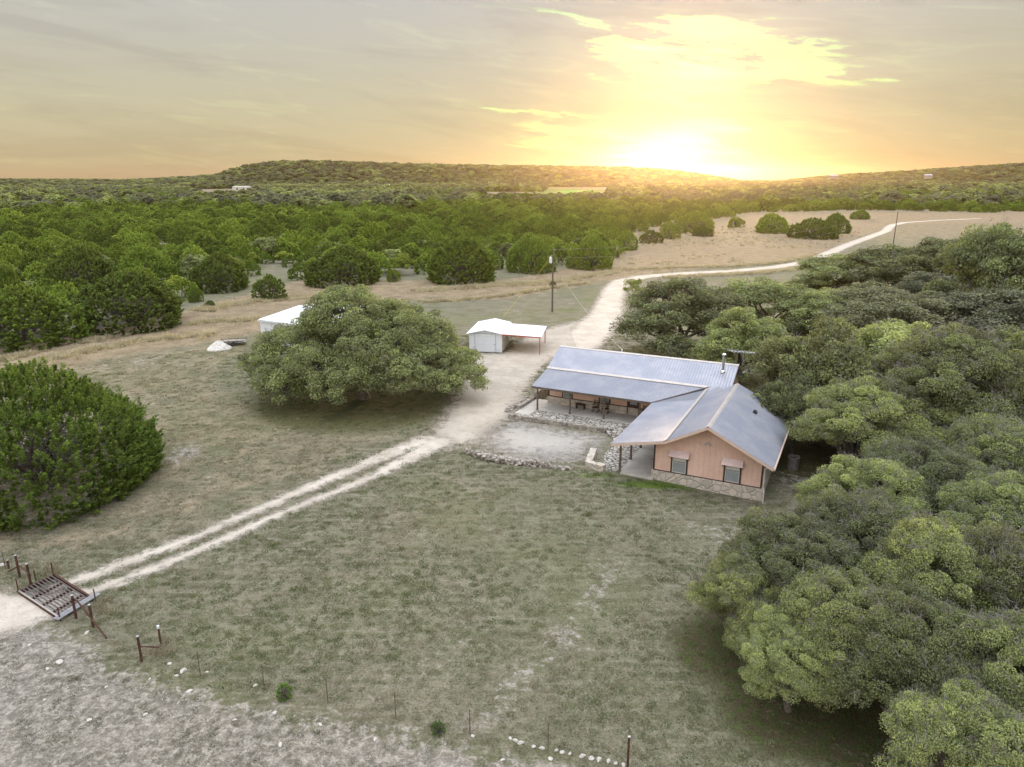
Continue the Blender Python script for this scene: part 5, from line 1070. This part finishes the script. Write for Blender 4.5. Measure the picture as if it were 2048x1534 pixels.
ww = np.array(ww); n = len(ww); scatter('dry_weeds', np.stack([ww[:, 0], ww[:, 1], np.where(np.arange(n) < 34, -.4, 0)], 1), rng.uniform(0, 6, n), np.full((n, 3), 1.0)*rng.uniform(.5, 1.1, (n, 1)), np.zeros(n, int), gs, 'dry weeds growing through the cattle guard and round the fence ends', 'weeds')
def fence(name, label, posts, wires, pipes=(), group=None):
    x0, y0, _ = pz(*posts[0][:3]); e = empty(name, (x0, y0, 0), 0, label, 'fence', group); P3 = []
    for px, py, yt, r_, mt in posts:
        x, y, h = pz(px, py, yt); P3.append((x-x0, y-y0, h)); m = MB()
        if mt == 't': m.box((x-x0, y-y0, h/2-.1), (.04, .012, h+.2)); m.box((x-x0, y-y0+.018, h/2-.1), (.012, .03, h+.2))
        else: m.tube([(x-x0, y-y0, -.2), (x-x0, y-y0, h)], r_, 10)
        po = m.build('fence_post', M['rust'] if mt != 't' else M['post'], e)
        if mt == 'w' : m = MB(); m.tube([(x-x0, y-y0, h-.01), (x-x0, y-y0, h+.10)], r_*1.25, 10); m.build('cap', M['white'], po)
        elif mt == 'p': m = MB(); m.tube([(x-x0, y-y0, h), (x-x0, y-y0, h+.025)], r_*1.1, 10); m.build('cap', M['galv'], po)
    for a, b in zip(P3, P3[1:]):
        m = MB()
        for f in wires:
            za, zb = min(a[2], 1.2)*f, min(b[2], 1.2)*f; mid = ((a[0]+b[0])/2, (a[1]+b[1])/2, (za+zb)/2-.02); m.tube([(a[0], a[1], za), mid, (b[0], b[1], zb)], .0045, 3, False)
        m.build('wire', M['rustgrey'], e)
    for (pa, ha_), (pb, hb_), r_ in pipes:
        a = G(*pa, ha_); b = G(*pb, hb_); m = MB(); m.tube([(a[0]-x0, a[1]-y0, a[2]), (b[0]-x0, b[1]-y0, b[2])], r_, 8); m.build('brace', M['rust'], e)
    return e
WR = (.12, .30, .48, .66, .84, .97)
fence('wire_fence', 'wire fence running from the cattle guard across the foreground to the bottom edge', [(152.8, 1237, 1191, .06, 'p'), (187, 1254, 1210, .06, 'p'), (283.7, 1323, 1273, .055, 'p'), (322, 1289, 1256, .045, 'w')][:3]+[(401, 1352, 1304, 0, 't'), (529, 1379, 1329, 0, 't'), (656, 1406, 1356, 0, 't'), (792, 1437, 1384, 0, 't'), (940, 1470, 1420, 0, 't'), (1096, 1501, 1446, 0, 't'), (1255, 1537, 1474, .045, 'p')], WR,
      [(((153, 1200), .95), ((213, 1276), .05), .04), (((281, 1293), .62), ((319, 1294), .0+.55), .035)])
ex, ey, eh = pz(322, 1289, 1256); hp = empty('brace_post', (ex, ey, 0), 0, 'dark brace post with a white cap standing inside the corner of the wire fence', 'post'); m = MB(); m.tube([(0, 0, -.1), (0, 0, eh)], .045, 10); m.build('pipe', M['rust'], hp); m = MB(); m.tube([(0, 0, eh-.01), (0, 0, eh+.12)], .058, 10); m.build('cap', M['white'], hp)
fence('wire_fence', 'short rusty pipe fence end at the left edge beyond the cattle guard', [(62.4, 1171, 1128, .06, 'p'), (40, 1154, 1111, .06, 'p'), (18, 1137, 1121, .05, 'p'), (11, 1137, 1104, 0, 't'), (-40, 1105, 1066, 0, 't')], WR, [(((38, 1131), .78), ((17, 1143), .1), .035), (((38, 1131), .80), ((58, 1148), .82), .03)])
# fence of thin posts along the woodland edge
fence('pasture_fence', 'thin wire fence along the dry grass in front of the woodland', [(-60, 668, 655, 0, 't'), (182, 655, 640, 0, 't'), (300, 630, 616, 0, 't'), (470, 605, 592, 0, 't'), (508, 598, 585, 0, 't'), (620, 585, 573, 0, 't'), (780, 570, 558, 0, 't'), (900, 562, 551, 0, 't')], (.3, .6, .9))

# ------------------------------------------------------------------ utility poles and lines
def pole(px, py, yt, label, transformer=False, arm=False):
    x, y, h = pz(px, py, yt); e = empty('utility_pole', (x, y, 0), 0, label, 'utility pole', 'wooden utility poles'); m = MB(); m.tube([(0, 0, -.3), (0, 0, h*.5), (0, 0, h)], [.15, .13, .10], 10); m.build('pole', M['post'], e)
    m = MB(); m.tube([(.0, 0, h-.25), (.35, -.05, h-.22)], .03, 6); m.tube([(.35, -.05, h-.28), (.35, -.05, h-.12)], .05, 8); m.build('insulator', M['galv'], e)
    if transformer:
        m = MB(); m.tube([(-.36, -.1, h-2.2), (-.36, -.1, h-2.15), (-.36, -.1, h-1.35), (-.36, -.1, h-1.28)], [.18, .22, .22, .16], 14); m.tube([(-.40, -.1, h-1.3), (-.42, -.1, h-1.1)], .04, 8); m.build('transformer', M['white'], e); m = MB(); m.box((-.12, -.05, h-1.7), (.3, .06, .08)); m.tube([(-.30, 0, h-1.05), (-.05, 0, h-1.0)], .03, 6); m.build('bracket', M['galv'], e)
    return np.array([x, y, h])
p1 = pole(1104.5, 623.5, 497, 'near utility pole with a white transformer, behind the white garage', True)
p2 = pole(1786, 492, 423, 'far utility pole beside the winding road, above the oak grove')
p3_ = pole(1273, 603, 573, 'short wooden post standing at the bend of the white road') 
def cable(a, b, sag, r_, name, label, mt='galv'):
    a = np.array(a, float); b = np.array(b, float); t = np.linspace(0, 1, 14)[:, None]; p = a+(b-a)*t; p[:, 2] -= (sag*4*t*(1-t))[:, 0]; m = MB(); m.tube([tuple(v) for v in p-a], r_, 4, False); o = m.build(name, M[mt], None, tuple(a)); return tag(o, label, 'cable')
cable(p1+[.3, 0, -.15], p2+[0, 0, -.1], 2.2, .015, 'power_line', 'upper power line between the near and the far utility pole'); cable(p1+[0, 0, -1.5], p2+[0, 0, -1.6], 2.4, .015, 'power_line', 'lower power line between the near and the far utility pole')
far_end = G(2300, 470, 7); cable(p2+[0, 0, -.1], far_end, 1.0, .022, 'power_line', 'power line leaving the far utility pole to the right')
cable(p1+[0, 0, -2.0], G(1185, 573, 0), .0, .013, 'guy_wire', 'guy wire running down to the right from the near utility pole', 'oldwood')
cable(p1+[0, 0, -.9], (*HP(0.4, 20.4-46.5)*0+G(1006, 634, 0)[:2], .05), .15, .02, 'guy_wire', 'yellow sleeved guy wire slanting down behind the white garage', 'yellow')
cable(p1+[0, 0, -1.9], (*HP(5.9, -.4), 5.0), .9, .012, 'service_line', 'service line from the near utility pole to the ridge of the long roof')

# ------------------------------------------------------------------ caliche pile, flat trailer
g_ = G(430, 702); m = MB(); n = 40; V = [(0, 0, 1.05)]; F = []; rg = np.random.default_rng(4); K = 9
for k in range(1, K+1):
    for j in range(n): t = 6.283*j/n; r = 1.42*k/K*(1+.08*math.sin(3*t+1)+.04*rg.normal()); V.append((r*math.cos(t)*1.05, r*math.sin(t), max(-.05, 1.05*(1-(k/K)**1.25)+.04*rg.normal()) if k < K else -.08))
for j in range(n): F.append((0, 1+j, 1+(j+1) % n))
for k in range(K-1):
    for j in range(n): F.append((1+k*n+j, 1+(k+1)*n+j, 1+(k+1)*n+(j+1) % n, 1+k*n+(j+1) % n))
m.add(V, F); o = m.build('gravel_pile', M['pile'], None, (g_[0], g_[1]+1.2, 0)); tag(o, 'heap of white crushed rock at the edge of the dry grass', 'gravel pile')
g_ = G(464, 692); tr = empty('trailer', (g_[0], g_[1]+.6, 0), .25, 'low flat trailer of grey weathered boards behind the white rock heap', 'trailer')
m = MB(); m.box((0, 0, .42), (3.0, 1.5, .06)); m.build('deck', M['oldwood'], tr); m = MB()
for s in (-1, 1): m.bar((-1.5, s*.76, .62), (1.5, s*.76, .62), .04, .05); m.bar((-1.5, s*.76, .38), (1.5, s*.76, .38), .06, .10)
for x in (-1.5, -.5, .5, 1.5):
    for s in (-1, 1): m.bar((x, s*.76, .36), (x, s*.76, .78), .04, .04)
m.bar((-1.5, 0, .36), (-2.4, 0, .34), .07, .07); m.build('frame', M['dark'], tr)
for s in (-1, 1): m = MB(); m.tube([(.1, s*.80-.09, .28), (.1, s*.80+.09, .28)], .28, 16); m.build('wheel', M['dark'], tr)
pk = empty('board_stack', (g_[0], g_[1]+.6, .45), .25, 'pile of silvery boards lying on the flat trailer', 'boards'); rg = random.Random(2)
for i in range(14): m = MB(); z = .04+.05*(i//5); x = rg.uniform(-.15, .15); y = -.5+.25*(i % 5)+rg.uniform(-.05, .05); m.bar((x-1.2, y, z), (x+1.2, y+rg.uniform(-.15, .15), z), .18, .035); m.build('board', M['oldwood'], pk)
g_ = G(1461, 691); o = empty('picnic_bench', (g_[0]-1.5, g_[1]+12, 0), .2, 'pale low bench glimpsed between the oaks behind the long roof', 'bench')
m = MB(); m.box((0, 0, .75), (1.9, .75, .05)); m.build('table_top', M['white_rock'], o); m = MB(); m.box((-.7, 0, .36), (.08, .6, .74)); m.box((.7, 0, .36), (.08, .6, .74)); m.build('leg', M['oldwood'], o)

# ------------------------------------------------------------------ far buildings
def far_building(px, py, wpx, hw, depth, hr, wallm, roofm, label, name='farm_building', rz=0):
    g_ = G(px, py); D = math.hypot(g_[0], g_[1]); 
    if D > 1900: D = 1650; a = az_of(px); g_ = (D*math.sin(a), D*math.cos(a))
    z = float(ground_z(g_[0], g_[1])); 
    if py < 364: z = CAMH+(357-py)/FPX/1.041*D-hw
    W_ = wpx/FPX*D/1.0; e = empty(name, (g_[0], g_[1], z), -math.atan2(g_[0], g_[1])+rz, label, 'building'); m = MB(); m.box((0, 0, hw/2-2), (W_, depth, hw+4)); m.build('wall', M[wallm], e)
    m = MB(); V = [(-W_/2-.5, -depth/2-.5, hw), (W_/2+.5, -depth/2-.5, hw), (W_/2+.5, depth/2+.5, hw), (-W_/2-.5, depth/2+.5, hw), (-W_*.36, 0, hw+hr), (W_*.36, 0, hw+hr)]; m.add(V, [(0, 1, 5, 4), (1, 2, 5), (2, 3, 4, 5), (3, 0, 4), (0, 3, 2, 1)]); m.build('roof', M[roofm], e)
    m = MB(); 
    for k in (-.25, .1, .3): m.box((W_*k, -depth/2-.05, hw*.45), (W_*.08, .1, hw*.5))
    m.build('doorway', M['dark'], e)
far_building(484, 381, 32, 6.5, 18, 1.5, 'cream', 'winframe', 'pale metal barn far off at the foot of the left end of the hill')
far_building(773, 379, 44, 4, 16, 6, 'dark_rock', 'galv', 'grey hip-roofed farmhouse among the trees far behind the huge oak', 'farmhouse')
far_building(1463, 369, 24, 3, 12, 5, 'redpaint', 'rust', 'reddish barn just right of and below the setting sun')
far_building(1668, 354, 15, 2, 9, 2, 'dark_rock', 'galv', 'white house on the left shoulder of the right-hand hill', 'farmhouse')
far_building(1857, 354, 13, 2, 9, 2, 'dark_rock', 'galv', 'small white building on the slope of the right-hand hill', 'farmhouse')
# ------------------------------------------------------------------ the evening air
HAZE = True
if HAZE:
    m = bpy.data.materials.new('evening_haze'); m.use_nodes = True; g = NT(m.node_tree); o = g.n('ShaderNodeOutputMaterial')
    v = g.n('ShaderNodeVolumePrincipled'); v.inputs['Color'].default_value = (1, .74, .48, 1); v.inputs['Density'].default_value = HAZE_D; v.inputs['Anisotropy'].default_value = HAZE_G
    g.t.links.new(v.outputs[0], o.inputs['Volume'])
    mb = MB(); mb.box((0, 0, 36), (9500, 9500, 82)); ho = mb.build('haze', m); tag(ho, kind='stuff')
    m.cycles.homogeneous_volume = True
